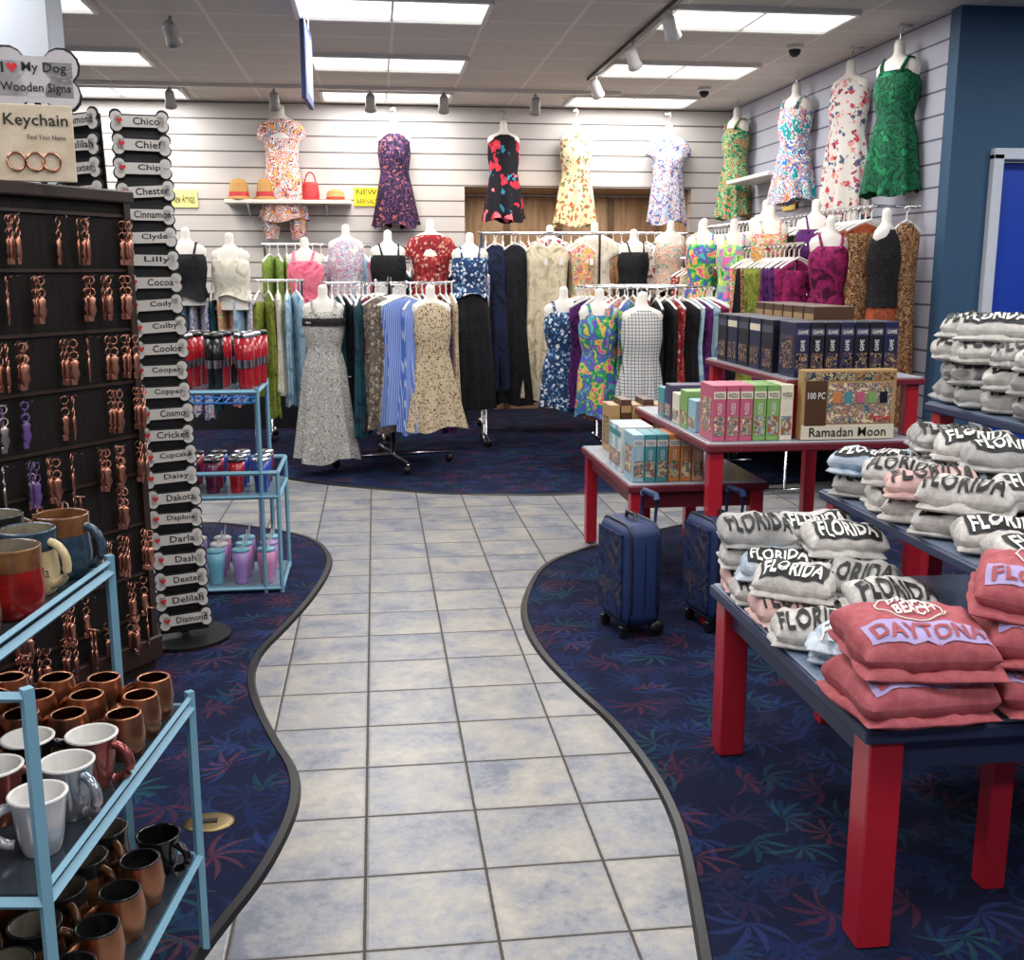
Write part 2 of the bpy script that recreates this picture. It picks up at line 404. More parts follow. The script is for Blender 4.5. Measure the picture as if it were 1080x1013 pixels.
# ---------------------------------------------------------------- clothing
def loft(rows,n=30,folds=0,rng=R,hem=.0):
    RR=[]
    for a,b in zip(rows,rows[1:]):
        st=max(1,int(abs(a[0]-b[0])/.06)+1)
        for i in range(st):
            t=i/st
            RR.append(tuple(a[j]*(1-t)+b[j]*t for j in range(4)))
    RR.append(rows[-1]); ph=rng.random()*6; ph2=rng.random()*6; vs=[];fs=[]
    kk=folds or 7
    for j,(z,w,d,fa) in enumerate(RR):
        last=j==len(RR)-1
        for i in range(n):
            a=2*pi*i/n
            m=1+fa*(math.sin(kk*a+ph)+.5*math.sin((kk+3)*a+ph2+z*2))
            vs.append((w*math.cos(a)*(1+(m-1)*.55),d*math.sin(a)*m,z+(hem*math.sin(3*a+ph) if last else 0)))
    for j in range(len(RR)-1):
        for i in range(n):
            a=j*n+i;b=j*n+(i+1)%n; fs.append((a,a+n,b+n,b))
    fs.append(tuple(range(n)))
    return vs,fs
def bust(mb,M,hook=True):
    mb.add(loft([(.225,.010,.010,0),(.215,.030,.030,0),(.19,.037,.036,0),(.14,.036,.036,0),(.115,.052,.045,0),(.095,.10,.055,0),(.075,.142,.062,0),(.045,.162,.07,0),(-.02,.150,.088,0),(-.12,.145,.102,0),(-.28,.112,.08,0),(-.40,.145,.095,0)],24),M_form,M,True)
    if hook: mb.add(tube([(0,0,.22),(0,0,.27),(.02,0,.30),(.0,0,.325),(-.022,0,.30)],.004,5),M_chrome,M)
def dress_on(mb,M,mat,L,wb=.24,style='sun',strap=None,db=.14):
    strap=strap or mat
    if style=='sun':
        rows=[(.02,.14,.088,0),(-.06,.162,.118,0),(-.14,.157,.12,.0),(-.27,.128,.095,.02),(-.42,.165,.115,.06),(-L,wb,db,.22)]
        for sx in(-1,1):
            mb.add(tube([(sx*.07,-.088,-.0),(sx*.085,-.07,.05),(sx*.09,-.03,.10),(sx*.09,.03,.10),(sx*.085,.075,.02)],.012,6),strap,M,True)
    elif style=='tank':
        rows=[(.085,.095,.062,0),(.06,.13,.078,0),(.01,.155,.096,0),(-.12,.160,.120,0),(-.28,.138,.105,.03),(-.45,.17,.12,.07),(-L,wb,db,.22)]
    elif style=='tee':
        rows=[(.09,.1,.066,0),(.06,.18,.085,0),(-.02,.23,.09,0),(-.09,.235,.09,.02),(-.12,.17,.12,0),(-.28,.15,.11,.03),(-L,wb,db,.14)]
    elif style=='top':
        rows=[(.01,.15,.094,0),(-.1,.162,.12,0),(-.25,.14,.1,.03),(-L,wb,db,.12)]
        for sx in(-1,1): mb.add(tube([(sx*.07,-.088,-.01),(sx*.085,-.03,.10),(sx*.085,.03,.10),(sx*.085,.075,.02)],.010,6),strap,M,True)
    mb.add(loft(rows,40,9,R,.025),mat,M,True)
def hanger(mb,M,w=.2,mat=None):
    mat=mat or M_white
    mb.add(tube([(0,0,.0),(0,0,.05),(.02,0,.07),(0,0,.09),(-.02,0,.075)],.006,4),mat,M)
    mb.add(tube([(-w,0,-.075),(-w*.5,0,-.03),(0,0,.0),(w*.5,0,-.03),(w,0,-.075)],.010,5),mat,M)
def hung(mb,M,mat,L,w=.2,kind='dress',wb=None,th=.035):
    hanger(mb,M,w*.95)
    wb=wb or w*.95
    if kind=='dress': rows=[(-.02,.05,.02,0),(-.045,w*.55,.026,0),(-.085,w*.95,.03,0),(-.14,w*.93,th,.05),(-.38,w*.8,th,.12),(-L,wb,th*1.5,.35)]
    elif kind=='top': rows=[(-.02,.05,.02,0),(-.045,w*.6,.026,0),(-.09,w*1.02,.03,0),(-.2,w,th,.05),(-L,wb,th*1.2,.22)]
    else: rows=[(-.09,w*.7,.02,0),(-.12,w*.72,th,.05),(-L,wb,th*1.3,.32)]
    mb.add(loft(rows,30,8,R,.015),mat,M,True)
    if R.random()<.3:
        mb.add(tube([(w*.5,-.02,-.09),(w*.4,-th-.02,-.14)],.0015,3),M_white,M); mb.add(rbox(.035,.003,.06),M_wtext,M@T(w*.4,-th-.025,-.17)@RZ(R.uniform(-40,40)))
F={}
def P(n,kind=None,cols=None,sc=20):
    if n not in F: F[n]=pat('fabric_'+n,kind,cols,sc*1.2 if cols else sc)
    return F[n]
P('multi','print',['#1f5f80','#e8d9c0','#d8502a','#3f9ab8','#f2efe6','#c9332e','#24506a','#e8a050'],9)
P('purple','leaf',['#191022','#4a2a66','#1a1024','#a05a4a'],14)
P('blackred','floral',['#12121c','#d8233c','#e86a7a','#2d7a9a','#c01838'],7.5)
P('yellowfl','floral',['#ded2a4','#a8683a','#6f7f4a','#efe6c8','#b85a3a'],17)
P('bluewhite','print',['#2a5090','#c8ccd8','#6a90c0','#d4d0cc','#c87a6a','#3a6aa0'],13)
P('greentie','print',['#0f5a3c','#1f7a4a','#0f6a4c','#2f8a5a','#b8c890','#1a6a4a','#c8683a'],14)
P('pastel','print',['#e07030','#f2ead8','#2a80c8','#f0a060','#2a60b0','#f2ead8','#1a9aa0'],6)
P('whitefl','floral',['#d0cac2','#b83a4a','#3f5a7a','#d88a80','#8a2a3a'],17)
P('emerald','tie',['#05301f','#0f6a44','#062e20','#14804f'],12)
P('grayfl','print',['#5a5a5c','#c8c4ba','#7a7a7a','#d8d4ca','#4a4a4c','#a8a49c'],22)
P('greypat','floral',['#6d6258','#b8a890','#3a3430','#988878'],32)
P('creamfl','floral',['#bfae8e','#7a5a3a','#a88a6a','#8a7a5a','#5a3a2a'],48)
P('bluestripe','vstripe',['#4a6fc0','#a8b4d4'],60)
P('teal','tie',['#0a2a34','#144450','#08202c'],6)
P('navy','tie',['#10162c','#1c2646','#0c1020'],6)
P('black','tie',['#0b0b0d','#1a1a1e','#0b0b0d'],9)
P('lace','leaf',['#0c0c0e','#2a2428','#141214','#3a3034'],45)
P('cream','tie',['#b8aa88','#d6caac','#a09070'],6)
P('pink','tie',['#d04a6a','#e87a8e','#c0305a'],6)
P('magenta','tie',['#5c0838','#98165c','#44062a'],9)
P('wine','tie',['#5a0e22','#7a1830','#3c0a18'],9)
P('rust','tie',['#8a3e1c','#a8502a','#6a2a12'],10)
P('brownfl','print',['#2c1c14','#a8783c','#5a2a1c','#c8a070','#1c2a24','#7a3a24'],20)
P('olive','tie',['#5f6a1c','#8a9430','#46501a'],9)
P('plum','tie',['#3c1048','#5a2068','#2a0a34'],9)
P('rainbow','tie',['#d83a8a','#e8c03a','#3fae5a','#1f7a4a','#3a5ac8','#8a3aa0','#3fb0a8'],9)
P('tropic','print',['#1a8a90','#e0702a','#e04070','#e8d0b0','#2a9a5a','#e89a3a'],12)
P('check','check',['#c6c6c2','#6a6a70'],34)
P('denimfl','floral',['#1a345a','#cfd6de','#4a76a0','#8aa6c0'],28)
P('lightblue','tie',['#7a9cb8','#a8c4d0','#5a86a8'],6)
P('redfl','floral',['#901c28','#c8a890','#4a0814','#b85a4a'],26)
P('greenlace','leaf',['#7a9a2a','#4f6a18','#b8c880'],30)
P('ivory','tie',['#c2baa8','#d6d0c0','#b0a490'],6)
P('peach','print',['#d0907a','#e0c0a8','#c07a60','#e8d8c8','#6a9a90'],18)
P('skyfl','print',['#6a94bc','#d8dae4','#c86a80','#8ab0c8','#dfd8ca'],18)
P('coral','print',['#d05a44','#e8c0a8','#c84050','#3a949a','#e0906a'],15)
P('limetie','tie',['#1f9a5a','#d8e05a','#2ab0a0','#e85a9a','#3a7ac8'],9)

def wall_dress(x,y,z,mat,L,style,wb,rot=0,strap=None):
    mb=MB(); M=T(x,y,z)@RZ(rot); bust(mb,M); dress_on(mb,M,mat,L,wb,style,strap)
    mb.add(rbox(.05,.03,.02),M_chrome,M@T(0,.1,.325)); mb.add(tube([(0,.13,.325),(0,-.01,.325)],.005,5),M_chrome,M)
    return mb.obj('dress_display_form')
wy=YB-.14; dz=-.03
mb=MB(); M=T(-.86,wy,2.94); bust(mb,M); dress_on(mb,M,P('multi'),.86,.23,'tee')
for sx in(-1,1): mb.add(loft([(-.60,.09,.06,0),(-.8,.10,.07,.1),(-1.04,.06,.05,.3)],24,6),P('multi'),M@T(sx*.13,0,0),True)
mb.add(tube([(0,.13,.325),(0,-.01,.325)],.005,5),M_chrome,M); mb.obj('dress_display_form')
wall_dress(.22,wy,2.86+dz,P('purple'),.80,'tank',.22)
wall_dress(1.30,wy,2.86+dz,P('blackred'),.74,'tank',.20)
wall_dress(2.03,wy,2.88+dz,P('yellowfl'),.80,'tank',.21)
wall_dress(2.98,wy,2.86+dz,P('bluewhite'),.76,'tee',.20)
wx=3.52
wall_dress(wx,10.5,2.93,P('greentie'),.82,'sun',.2,-70)
wall_dress(wx,9.0,2.91,P('pastel'),.74,'sun',.24,-65)
wall_dress(wx,7.95,2.90,P('whitefl'),.92,'tank',.2,-62)
wall_dress(wx,7.2,2.89,P('emerald'),.78,'sun',.2,-58)
M_shelf=solid('shelf_white','#d0ccc6',.5)
mb=MB(); mb.add(rbox(1.2,.32,.035,.005),M_shelf,T(-.81,YB-.16,2.25))
for x in(-1.2,-.45): mb.add(poly_extrude([(0,0),(-.22,0),(0,-.12)],-.008,.008),M_chrome,T(x,YB-.005,2.235)@RZ(90)@RX(90))
mb.obj('wall_shelf',keep=True)
mb=MB(); mb.add(rbox(.3,1.1,.035,.005),M_shelf,T(3.505,9.7,2.42)); mb.obj('wall_shelf',keep=True)
M_wick=pat('wicker','check',['#b08a54','#7d5c30'],60); M_bagr=solid('bag_red','#a82428',.5)
def bag(x,y,z,m1,m2,w=.13):
    mb=MB(); M=T(x,y,z)
    mb.add(loft([(.17,w*.82,.04,0),(.16,w*.85,.045,0),(.08,w,.06,0),(.01,w*.95,.065,0),(0,w*.9,.06,0)],24),m1,M,True)
    mb.add(loft([(.175,w*.86,.045,0),(.15,w*.89,.05,0),(.13,w*.92,.053,0)],24),m2,M,True)
    mb.add(tube([(w*.6*math.cos(pi*i/10),0,.17+.1*math.sin(pi*i/10)) for i in range(11)],.008,6),m2,M,True)
    mb.obj('handbag')
def tallhat(x,y,z,m1,m2,s=1):
    mb=MB(); M=T(x,y,z)@Matrix.Scale(s,4)
    mb.add(lathe([(.135,0),(.14,.008),(.105,.03),(.1,.035),(.09,.15),(.065,.20),(.01,.215)],24),m1,M,True); mb.add(lathe([(.1025,.035),(.098,.08)],24,False),m2,M,True); mb.obj('sun_hat')
tallhat(-1.28,YB-.2,2.268,M_wick,M_bagr,.95); tallhat(-1.02,YB-.17,2.268,M_wick,M_bagr,1.0)
bag(-.60,YB-.17,2.268,M_bagr,M_bagr,.085)
mb=MB(); mb.add(lathe([(.13,0),(.135,.008),(.09,.012),(.085,.07),(.06,.10),(.01,.11)],24),M_wick,T(-.36,YB-.19,2.268),True); mb.add(lathe([(.092,.013),(.09,.035)],24,False),M_bagr,T(-.36,YB-.19,2.268),True); mb.obj('sun_hat')
def wallsign(x,y,z,w,h,c,lines,tm,rot=0,name='wall_sign'):
    mb=MB(); M=T(x,y,z)@RZ(rot); mb.add(rbox(w,.01,h,.002),solid(name+c,c,.5),M)
    n=len(lines)
    for i,l in enumerate(lines): text(mb,l,tm,M@T(0,-.007,h*(.5-(i+.5)/n))@FRONT,w*.8,h/n*.55,.01)
    return mb.obj(name)
wallsign(-.06,YB-.012,2.32,.25,.18,'#e8d820',['NEW','ARRIVALS'],M_text)
wallsign(-1.83,YB-.012,2.29,.26,.17,'#e6de86',['New Arrivals'],M_text)
wallsign(3.64,9.35,2.2,.3,.16,'#e8c860',['NEW'],M_text,-90)

def rail(mb,pts,r=.014): mb.add(tube(pts,r,8),M_chrome,None,True)
def caster(mb,x,y):
    mb.add(lathe([(.0,-.012),(.03,-.012),(.034,-.005),(.034,.005),(.03,.012),(0,.012)],12,False),M_black,T(x,y,.044)@RX(90),True)
    mb.add(tube([(x,y,.03),(x,y,.085)],.008,6),M_chrome)
def straight_rack(x0,x1,y,zb,mats,L,step=.075,busts=(),y2=None,feet=True,Lvar=.12,kinds=('dress','top','skirt'),w=.2):
    mb=MB(); y2=y if y2 is None else y2
    rail(mb,[(x0-.03,y,zb+.085),(x1+.03,y2,zb+.085)])
    if feet:
        for x,yy in ((x0,y),(x1,y2)):
            rail(mb,[(x,yy,.08),(x,yy,zb+.085)]); rail(mb,[(x,yy-.25,.08),(x,yy+.25,.08)])
            caster(mb,x,yy-.24);caster(mb,x,yy+.24)
    D=math.hypot(x1-x0,y2-y); n=int(D/step)
    ang=math.degrees(math.atan2(y2-y,x1-x0))
    for i in range(n):
        t=(i+.5)/n; m=mats[int(t*len(mats))%len(mats)] if R.random()<.7 else R.choice(mats)
        M=T(x0+(x1-x0)*t,y+(y2-y)*t,zb)@RZ(ang+90+R.uniform(-22,22))
        hung(mb,M,P(m),L+R.uniform(-Lvar,Lvar),w,R.choice(kinds))
    for bx,by,bz,m,LL,wb,st in busts:
        M=T(bx,by,bz)@RZ(R.uniform(-15,15)); bust(mb,M,False); dress_on(mb,M,P(m),LL,wb,st)
        rail(mb,[(bx,by,zb+.02 if bz-.4>zb else bz-.4),(bx,by,bz-.3)],.01)
    return mb
mb=straight_rack(-1.7,-.62,9.35,1.43,['lightblue','bluewhite','teal','tropic','coral','skyfl','olive','ivory','lightblue'],.95,busts=[(-1.52,9.2,1.72,'black',.35,.16,'top'),(-1.18,9.25,1.68,'ivory',.3,.16,'top')])
mb.obj('clothing_rack')
mb=straight_rack(-1.0,.1,10.35,1.75,['greenlace','greenlace','pink','pink','peach','lightblue','bluewhite'],1.25,busts=[(-.25,9.95,1.78,'skyfl',.6,.2,'tank'),(-.60,9.70,1.66,'pink',.9,.17,'sun')])
mb.obj('clothing_rack')
# four-way rack
mb=MB(); cx,cy=.12,8.85
rail(mb,[(cx,cy,.1),(cx,cy,1.55)],.02)
for a in range(4):
    an=math.radians(a*90+12); dx,dy=math.cos(an),math.sin(an)
    rail(mb,[(cx,cy,.1),(cx+dx*.5,cy+dy*.5,.1)],.016); caster(mb,cx+dx*.48,cy+dy*.48)
    rail(mb,[(cx,cy,1.5),(cx+dx*.52,cy+dy*.52,1.5),(cx+dx*.55,cy+dy*.55,1.52)],.012)
    sets=[['creamfl','cream','greypat','plum'],['navy','black','redfl'],['black','teal','ivory','denimfl','wine'],['bluestripe','greypat','greypat','creamfl']][a]
    for i in range(9):
        t=.12+.4*i/8
        M=T(cx+dx*t,cy+dy*t,1.41)@RZ(a*90+12+90+R.uniform(-9,9)); hung(mb,M,P(sets[i%len(sets)]),R.uniform(.85,1.15),.2,R.choice(['dress','skirt','dress']))
for bx,by,bz,m,LL,wb,st in ((-.40,8.5,1.27,'grayfl',1.14,.24,'sun'),(.42,8.35,1.27,'creamfl',.88,.25,'tank')):
    M=T(bx,by,bz)@RZ(R.uniform(-12,12)); bust(mb,M,False); dress_on(mb,M,P(m),LL,wb,st,db=.17)
    rail(mb,[(bx,by,bz-.35),(bx,by,bz-.5),(cx,cy,bz-.5)],.008)
M=T(-.40,8.5,1.27); mb.add(loft([(-.03,.166,.123,0),(-.09,.170,.127,0)],36),P('lace'),M,True)
M=T(-.12,8.55,1.41)@RZ(80); hung(mb,M,P('teal'),1.1,.2,'dress')
M=T(-.06,8.6,1.41)@RZ(60); hung(mb,M,P('wine'),1.05,.19,'dress')
M=T(.04,8.5,1.41)@RZ(10); hung(mb,M,P('greypat'),1.05,.15,'dress',.17,.07)
M=T(.20,8.42,1.41)@RZ(8); hung(mb,M,P('greypat'),1.0,.10,'dress',.12,.06)
M=T(.27,8.35,1.38)@RZ(60); hung(mb,M,P('bluestripe'),1.02,.13,'dress',.15,.06)
mb.obj('clothing_rack')
mb=straight_rack(.05,1.0,9.9,1.62,['black','redfl','wine','teal','navy','lightblue','bluewhite'],1.15,busts=[(.12,9.6,1.72,'black',.6,.18,'top'),(.5,9.75,1.82,'redfl',.45,.18,'tee'),(.83,9.55,1.70,'denimfl',.32,.17,'top')])
M=T(.83,9.55,1.70); mb.add(loft([(-.30,.145,.10,.02),(-.45,.17,.12,.06),(-1.32,.22,.14,.2)],36,9),P('black'),M,True)
mb.obj('clothing_rack')
mb=straight_rack(1.05,3.1,10.75,1.88,['navy','black','black','black','cream','cream','ivory','rainbow','whitefl','tropic','peach','skyfl','redfl','brownfl','coral'],1.45,.085,busts=[(1.66,10.3,1.8,'whitefl',.5,.19,'tee'),(2.1,10.35,1.83,'ivory',.45,.18,'tee'),(2.45,10.2,1.76,'black',.5,.18,'top'),(2.85,10.35,1.85,'peach',.45,.17,'top')],Lvar=.1,kinds=('dress','dress','skirt'))
mb.obj('clothing_rack')
mb=MB()
for i,(x,m,L) in enumerate(((1.12,'navy',1.35),(1.3,'black',1.5),(1.52,'cream',1.45),(1.68,'cream',1.35),(1.94,'tropic',1.15))):
    M=T(x,10.1,1.85)@RZ(R.uniform(-10,10)); hung(mb,M,P(m),L,.13,'dress',.19,.07)
rail(mb,[(1.0,10.1,1.935),(2.1,10.1,1.935)]); rail(mb,[(1.0,10.1,.02),(1.0,10.1,1.935)]);rail(mb,[(2.1,10.1,.02),(2.1,10.1,1.935)])
rail(mb,[(1.0,9.9,.02),(1.0,10.3,.02)]);rail(mb,[(2.1,9.9,.02),(2.1,10.3,.02)])
mb.obj('clothing_rack')
# round rack
mb=MB(); cx,cy=2.2,8.75
rail(mb,[(cx,cy,.05),(cx,cy,1.46)],.02)
rail(mb,[(cx+.55*math.cos(2*pi*i/28),cy+.55*math.sin(2*pi*i/28),1.47) for i in range(29)],.012)
for a in range(4):
    an=a*pi/2+.4; rail(mb,[(cx,cy,.06),(cx+.5*math.cos(an),cy+.5*math.sin(an),.06)],.014); rail(mb,[(cx,cy,1.45),(cx+.55*math.cos(an),cy+.55*math.sin(an),1.47)],.01)
seq=['black','wine','ivory','brownfl','navy','redfl','greypat','plum','coral','rainbow','black','lightblue','magenta','black','tropic','wine']
for i in range(46):
    an=2*pi*i/46; M=T(cx+.55*math.cos(an),cy+.55*math.sin(an),1.385)@RZ(math.degrees(an)+R.uniform(-12,12)); hung(mb,M,P(seq[(i*5)//17%len(seq)] if i%3 else R.choice(seq)),R.uniform(.75,.95),.19,R.choice(['dress','top','dress']))
for bx,by,bz,m,LL,wb,st in ((1.72,8.25,1.24,'rainbow',.76,.17,'sun'),(2.0,8.0,1.22,'check',.72,.2,'tank'),(1.50,8.6,1.25,'denimfl',.75,.19,'sun')):
    M=T(bx,by,bz)@RZ(R.uniform(-12,12)); bust(mb,M,False); dress_on(mb,M,P(m),LL,wb,st)
    rail(mb,[(bx,by,bz-.38),(bx,by,bz-.42),(cx,cy,bz-.42)],.008)
mb.obj('clothing_rack')
mb=straight_rack(2.75,3.0,9.5,1.62,['redfl','black','cream','rust','ivory'],1.0,.06,y2=8.9); mb.obj('clothing_rack')
# right wall racks : long dresses
mb=MB()
rail(mb,[(3.3,6.95,2.02),(3.3,10.6,2.02)])
for y in (7.0,8.1,9.3,10.5): rail(mb,[(3.3,y,2.02),(3.64,y,2.02)],.01)
seqE=['brownfl','brownfl','rust','brownfl','lace','black','magenta','magenta','plum','olive','olive','olive','brownfl','black','ivory','wine','rust','multi','whitefl','tropic','redfl','black','teal','cream','coral','redfl','ivory','greenlace','skyfl']
y=7.0;i=0
while y<10.4:
    M=T(3.3,y,1.935)@RZ(R.uniform(-14,14)); hung(mb,M,P(seqE[i%len(seqE)]),R.uniform(1.3,1.5),.2,R.choice(['dress','dress','skirt'])); y+=.085 if y<8.3 else .1; i+=1
M=T(3.36,6.90,1.78)@RZ(40)@Matrix.Diagonal((.85,.85,1,1)); bust(mb,M,False); mb.add(loft([(.085,.095,.062,0),(.02,.155,.096,0),(-.1,.162,.121,0),(-.28,.14,.105,.03),(-.42,.155,.11,.05)],32,8),P('lace'),M,True)
mb.add(loft([(-.30,.13,.095,0),(-.5,.15,.10,.03),(-1.3,.17,.11,.14)],36,7),P('rust'),M,True)
M=T(3.53,6.96,1.93)@RZ(-6); hung(mb,M,P('brownfl'),1.5,.10,'dress',.11,.05)
mb.obj('clothing_rack')
mb=MB()
rail(mb,[(2.93,7.2,1.78),(2.93,10.0,1.78)]); 
for y in (7.35,8.6,9.9): rail(mb,[(2.93,y,.03),(2.93,y,1.78)],.014); rail(mb,[(2.75,y,.03),(3.12,y,.03)],.014)
seqF=['magenta','plum','plum','magenta','olive','olive','brownfl','black','tropic','brownfl','black','wine','ivory','coral','redfl','black','cream','coral']
y=7.3;i=0
while y<9.8:
    M=T(2.93,y,1.69)@RZ(R.uniform(-14,14)); hung(mb,M,P(seqF[int(i/1.4)%len(seqF)]),R.uniform(1.15,1.35),.15,R.choice(['dress','dress','skirt']),.15); y+=.09; i+=1
for bx,by,bz,m,L,st in ((3.07,7.12,1.74,'magenta',1.2,'sun'),(2.86,8.5,1.78,'limetie',.8,'sun'),(2.84,9.3,1.80,'coral',.7,'tank'),(3.17,7.62,1.88,'plum',.5,'top'),(2.98,8.02,1.86,'tropic',.5,'top'),(2.72,8.85,1.80,'rainbow',.5,'top'),(3.12,8.5,1.93,'ivory',.45,'top')):
    M=T(bx,by,bz)@RZ(-10)@Matrix.Diagonal((.85,.85,1,1)); bust(mb,M,False); dress_on(mb,M,P(m),L,.17,st)
    rail(mb,[(bx,by,bz-.4),(2.93,by,min(1.78,bz-.3))],.008)
mb.obj('clothing_rack')

# ---------------------------------------------------------------- tables
M_ttop=solid('table_top_grey','#a9acb6',.3,coat=.2); M_ttopA=solid('table_top_blue','#7d8da3',.3,coat=.2); M_maroon=solid('table_edge_maroon','#6a202c',.4); M_navye=solid('table_edge_navy','#2a3350',.45)
def table(mb,x0,x1,y0,y1,z,top,edge,leg=M_red,lw=.085,th=.035,legs=True,apron=True):
    cx,cy=(x0+x1)/2,(y0+y1)/2
    mb.add(rbox(x1-x0,y1-y0,th,.006,2),edge,T(cx,cy,z-th/2-.004)); mb.add(rbox(x1-x0-.02,y1-y0-.02,.008,.003),top,T(cx,cy,z-.002))
    if legs:
        for x in (x0+.02+lw/2,x1-.02-lw/2):
            for y in (y0+.02+lw/2,y1-.02-lw/2): mb.add(rbox(lw,lw,z-th-.012,.004),leg,T(x,y,(z-th)/2+.004))
    if apron:
        a=.09
        mb.add(rbox(x1-x0-.16,.02,a),edge,T(cx,y0+.06,z-th-a/2)); mb.add(rbox(x1-x0-.16,.02,a),edge,T(cx,y1-.06,z-th-a/2))
        mb.add(rbox(.02,y1-y0-.16,a),edge,T(x0+.06,cy,z-th-a/2)); mb.add(rbox(.02,y1-y0-.16,a),edge,T(x1-.06,cy,z-th-a/2))
mb=MB(); table(mb,1.08,2.75,2.15,3.32,.58,M_ttopA,M_navye); mb.obj('display_table')
def riser(mb,x0,x1,y0,y1,z0,z1,em,tm):
    mb.add(rbox(x1-x0,y1-y0,.03,.005),em,T((x0+x1)/2,(y0+y1)/2,z1-.017)); mb.add(rbox(x1-x0-.02,y1-y0-.02,.006),tm,T((x0+x1)/2,(y0+y1)/2,z1))
    for x in (x0+.05,x1-.05):
        for y in (y0+.05,y1-.05): mb.add(rbox(.06,.06,z1-z0-.032,.003),M_red,T(x,y,(z0+z1-.032)/2))
mb=MB(); riser(mb,1.52,2.6,2.35,3.5,.008,.85,M_navye,M_ttopA); mb.obj('display_table')
mb=MB(); riser(mb,2.02,2.9,2.5,3.75,.008,1.12,M_navye,M_ttopA); mb.obj('display_table')
mb=MB(); table(mb,1.19,1.9,4.96,6.17,.58,M_ttop,M_maroon,lw=.065); mb.obj('display_table')
mb=MB(); table(mb,1.43,2.5,4.5,5.85,.85,M_ttop,M_maroon,lw=.065,apron=False); mb.obj('display_table')
mb=MB(); riser(mb,1.82,2.48,4.6,5.82,.856,1.12,M_maroon,M_ttop); mb.obj('tabletop_riser')

A_brown=pat('art_brown','print',['#3a2418','#a07850','#5a3a24','#b8a880','#2c3a4a'],22)
A_col=pat('art_col','print',['#8a3030','#c8b888','#3a6a4a','#3a5a90','#c88a48','#6a4a70','#d8c8a0'],26)
A_dark=pat('art_dark','print',['#14162c','#2a3050','#4a3a4a','#1a1c34','#a88868','#10121c'],24)
A_green=pat('art_green','print',['#3a6a3a','#c8b888','#6a90a0','#985438'],24)
def pbox(mb,M,w,d,h,body,artm,title,tm,band=None):
    mb.add(rbox(w,d,h,.003),body,M@T(0,0,h/2))
    mb.add(rbox(w*.80,.002,h*.34),artm,M@T(0,-d/2-.001,h*.27))
    if band: mb.add(rbox(w*.94,.0015,h*.13),band,M@T(0,-d/2-.001,h*.82))
    if title: text(mb,title,tm,M@T(0,-d/2-.0035,h*.82)@FRONT,w*.7,h*.07,.01); text(mb,title,M_wtext,M@T(0,-d/2-.0035,h*.58)@RX(90)@RZ(90),h*.2,w*.3,.01)
    if d>.15: mb.add(rbox(.002,d*.7,h*.6),artm,M@T(-w/2-.001,0,h*.45))
BC={n:solid('box_'+n,c,.4) for n,c in dict(teal='#458a92',orange='#c27c44',sky='#8fb4c2',pinkb='#b85a74',green='#7aa05c',purple='#3e385a',cream='#d8d0ba',navy='#12141f',indigo='#1c2040',brown='#4e3422',white='#d4d4d0',tan='#a8885c',peach='#cfa080',slate='#44485a').items()}
def grp(name,items):
    mb=MB()
    for it in items: pbox(mb,*it)
    mb.obj(name)
it=[]
for i,c in enumerate(['sky','teal','teal','orange','orange','peach']):
    it.append((T(1.225+.028+i*.06,5.12,.583),.056,.2,.235,BC[c],A_green if i%2 else A_col,'PUZZLE',M_text,BC['white']))
for i in range(4): it.append((T(1.31,5.30+i*.07+.02,.583)@RZ(-90),.066,.17,.235,BC['sky' if i%2 else 'white'],A_col,'',M_text,BC['teal']))
for i in range(5): it.append((T(1.33+i*.065,6.0,.583),.06,.2,.30 if i%2 else .27,BC['brown' if i%2 else 'tan'],A_brown,'',M_text,BC['tan']))
grp('puzzle_boxes',it)
it=[]
for i,c in enumerate(['pinkb','pinkb','pinkb','green','green','cream']):
    it.append((T(1.50+i*.062,4.66,.853),.058,.2,.25,BC[c],A_col if i<3 else A_green,'PUZZLE',M_text,BC['cream']))
for i in range(5): it.append((T(1.58,4.88+i*.14,.853)@RZ(-90),.12,.22,.15+.03*(i%2),BC[['sky','green','cream','purple','teal'][i]],A_col,'',M_text,None))
grp('puzzle_boxes',it)
mb=MB(); M=T(2.09,4.57,.853)
mb.add(rbox(.44,.06,.315,.004),BC['tan'],M@T(0,0,.1575)); mb.add(rbox(.435,.003,.065),BC['cream'],M@T(0,-.03,.036)); mb.add(rbox(.3,.003,.18),A_col,M@T(.05,-.0305,.165)); mb.add(rbox(.1,.003,.2),BC['brown'],M@T(-.155,-.0308,.165))
mb.add(rbox(.42,.003,.035),A_brown,M@T(0,-.0308,.285))
text(mb,'Ramadan Moon',M_text,M@T(0,-.0335,.036)@FRONT,.36,.042,.01); text(mb,'100 PC',M_wtext,M@T(-.155,-.0345,.2)@FRONT,.08,.03,.01); text(mb,'Puzzles',M_redink,M@T(.15,-.0345,.1)@FRONT,.1,.03,.01)
for i in range(5): mb.add(rbox(.035,.002,.05),[BC['orange'],BC['teal'],BC['pinkb'],BC['green'],BC['navy']][i],M@T(-.06+i*.055,-.033,.19))
mb.obj('puzzle_box')
it=[]
for i in range(7): it.append((T(1.90+i*.07,4.74,1.123),.066,.2,.25,BC['navy' if i%3 else 'indigo'],A_dark,'GAME',M_wtext,BC['slate' if i%2 else 'purple']))
for i in range(5): it.append((T(1.94,4.95+i*.17,1.123)@RZ(-90),.15,.18,.25,BC['indigo' if i%2 else 'navy'],A_dark,'',M_wtext,BC['cream' if i%2 else 'slate']))
grp('puzzle_boxes',it)
it=[]
for i in range(6): it.append((T(2.16,4.97+i*.135,1.123)@RZ(-90),.12,.2,.31,BC['brown'],A_brown,'',M_wtext,BC['tan']))
grp('puzzle_boxes',it)

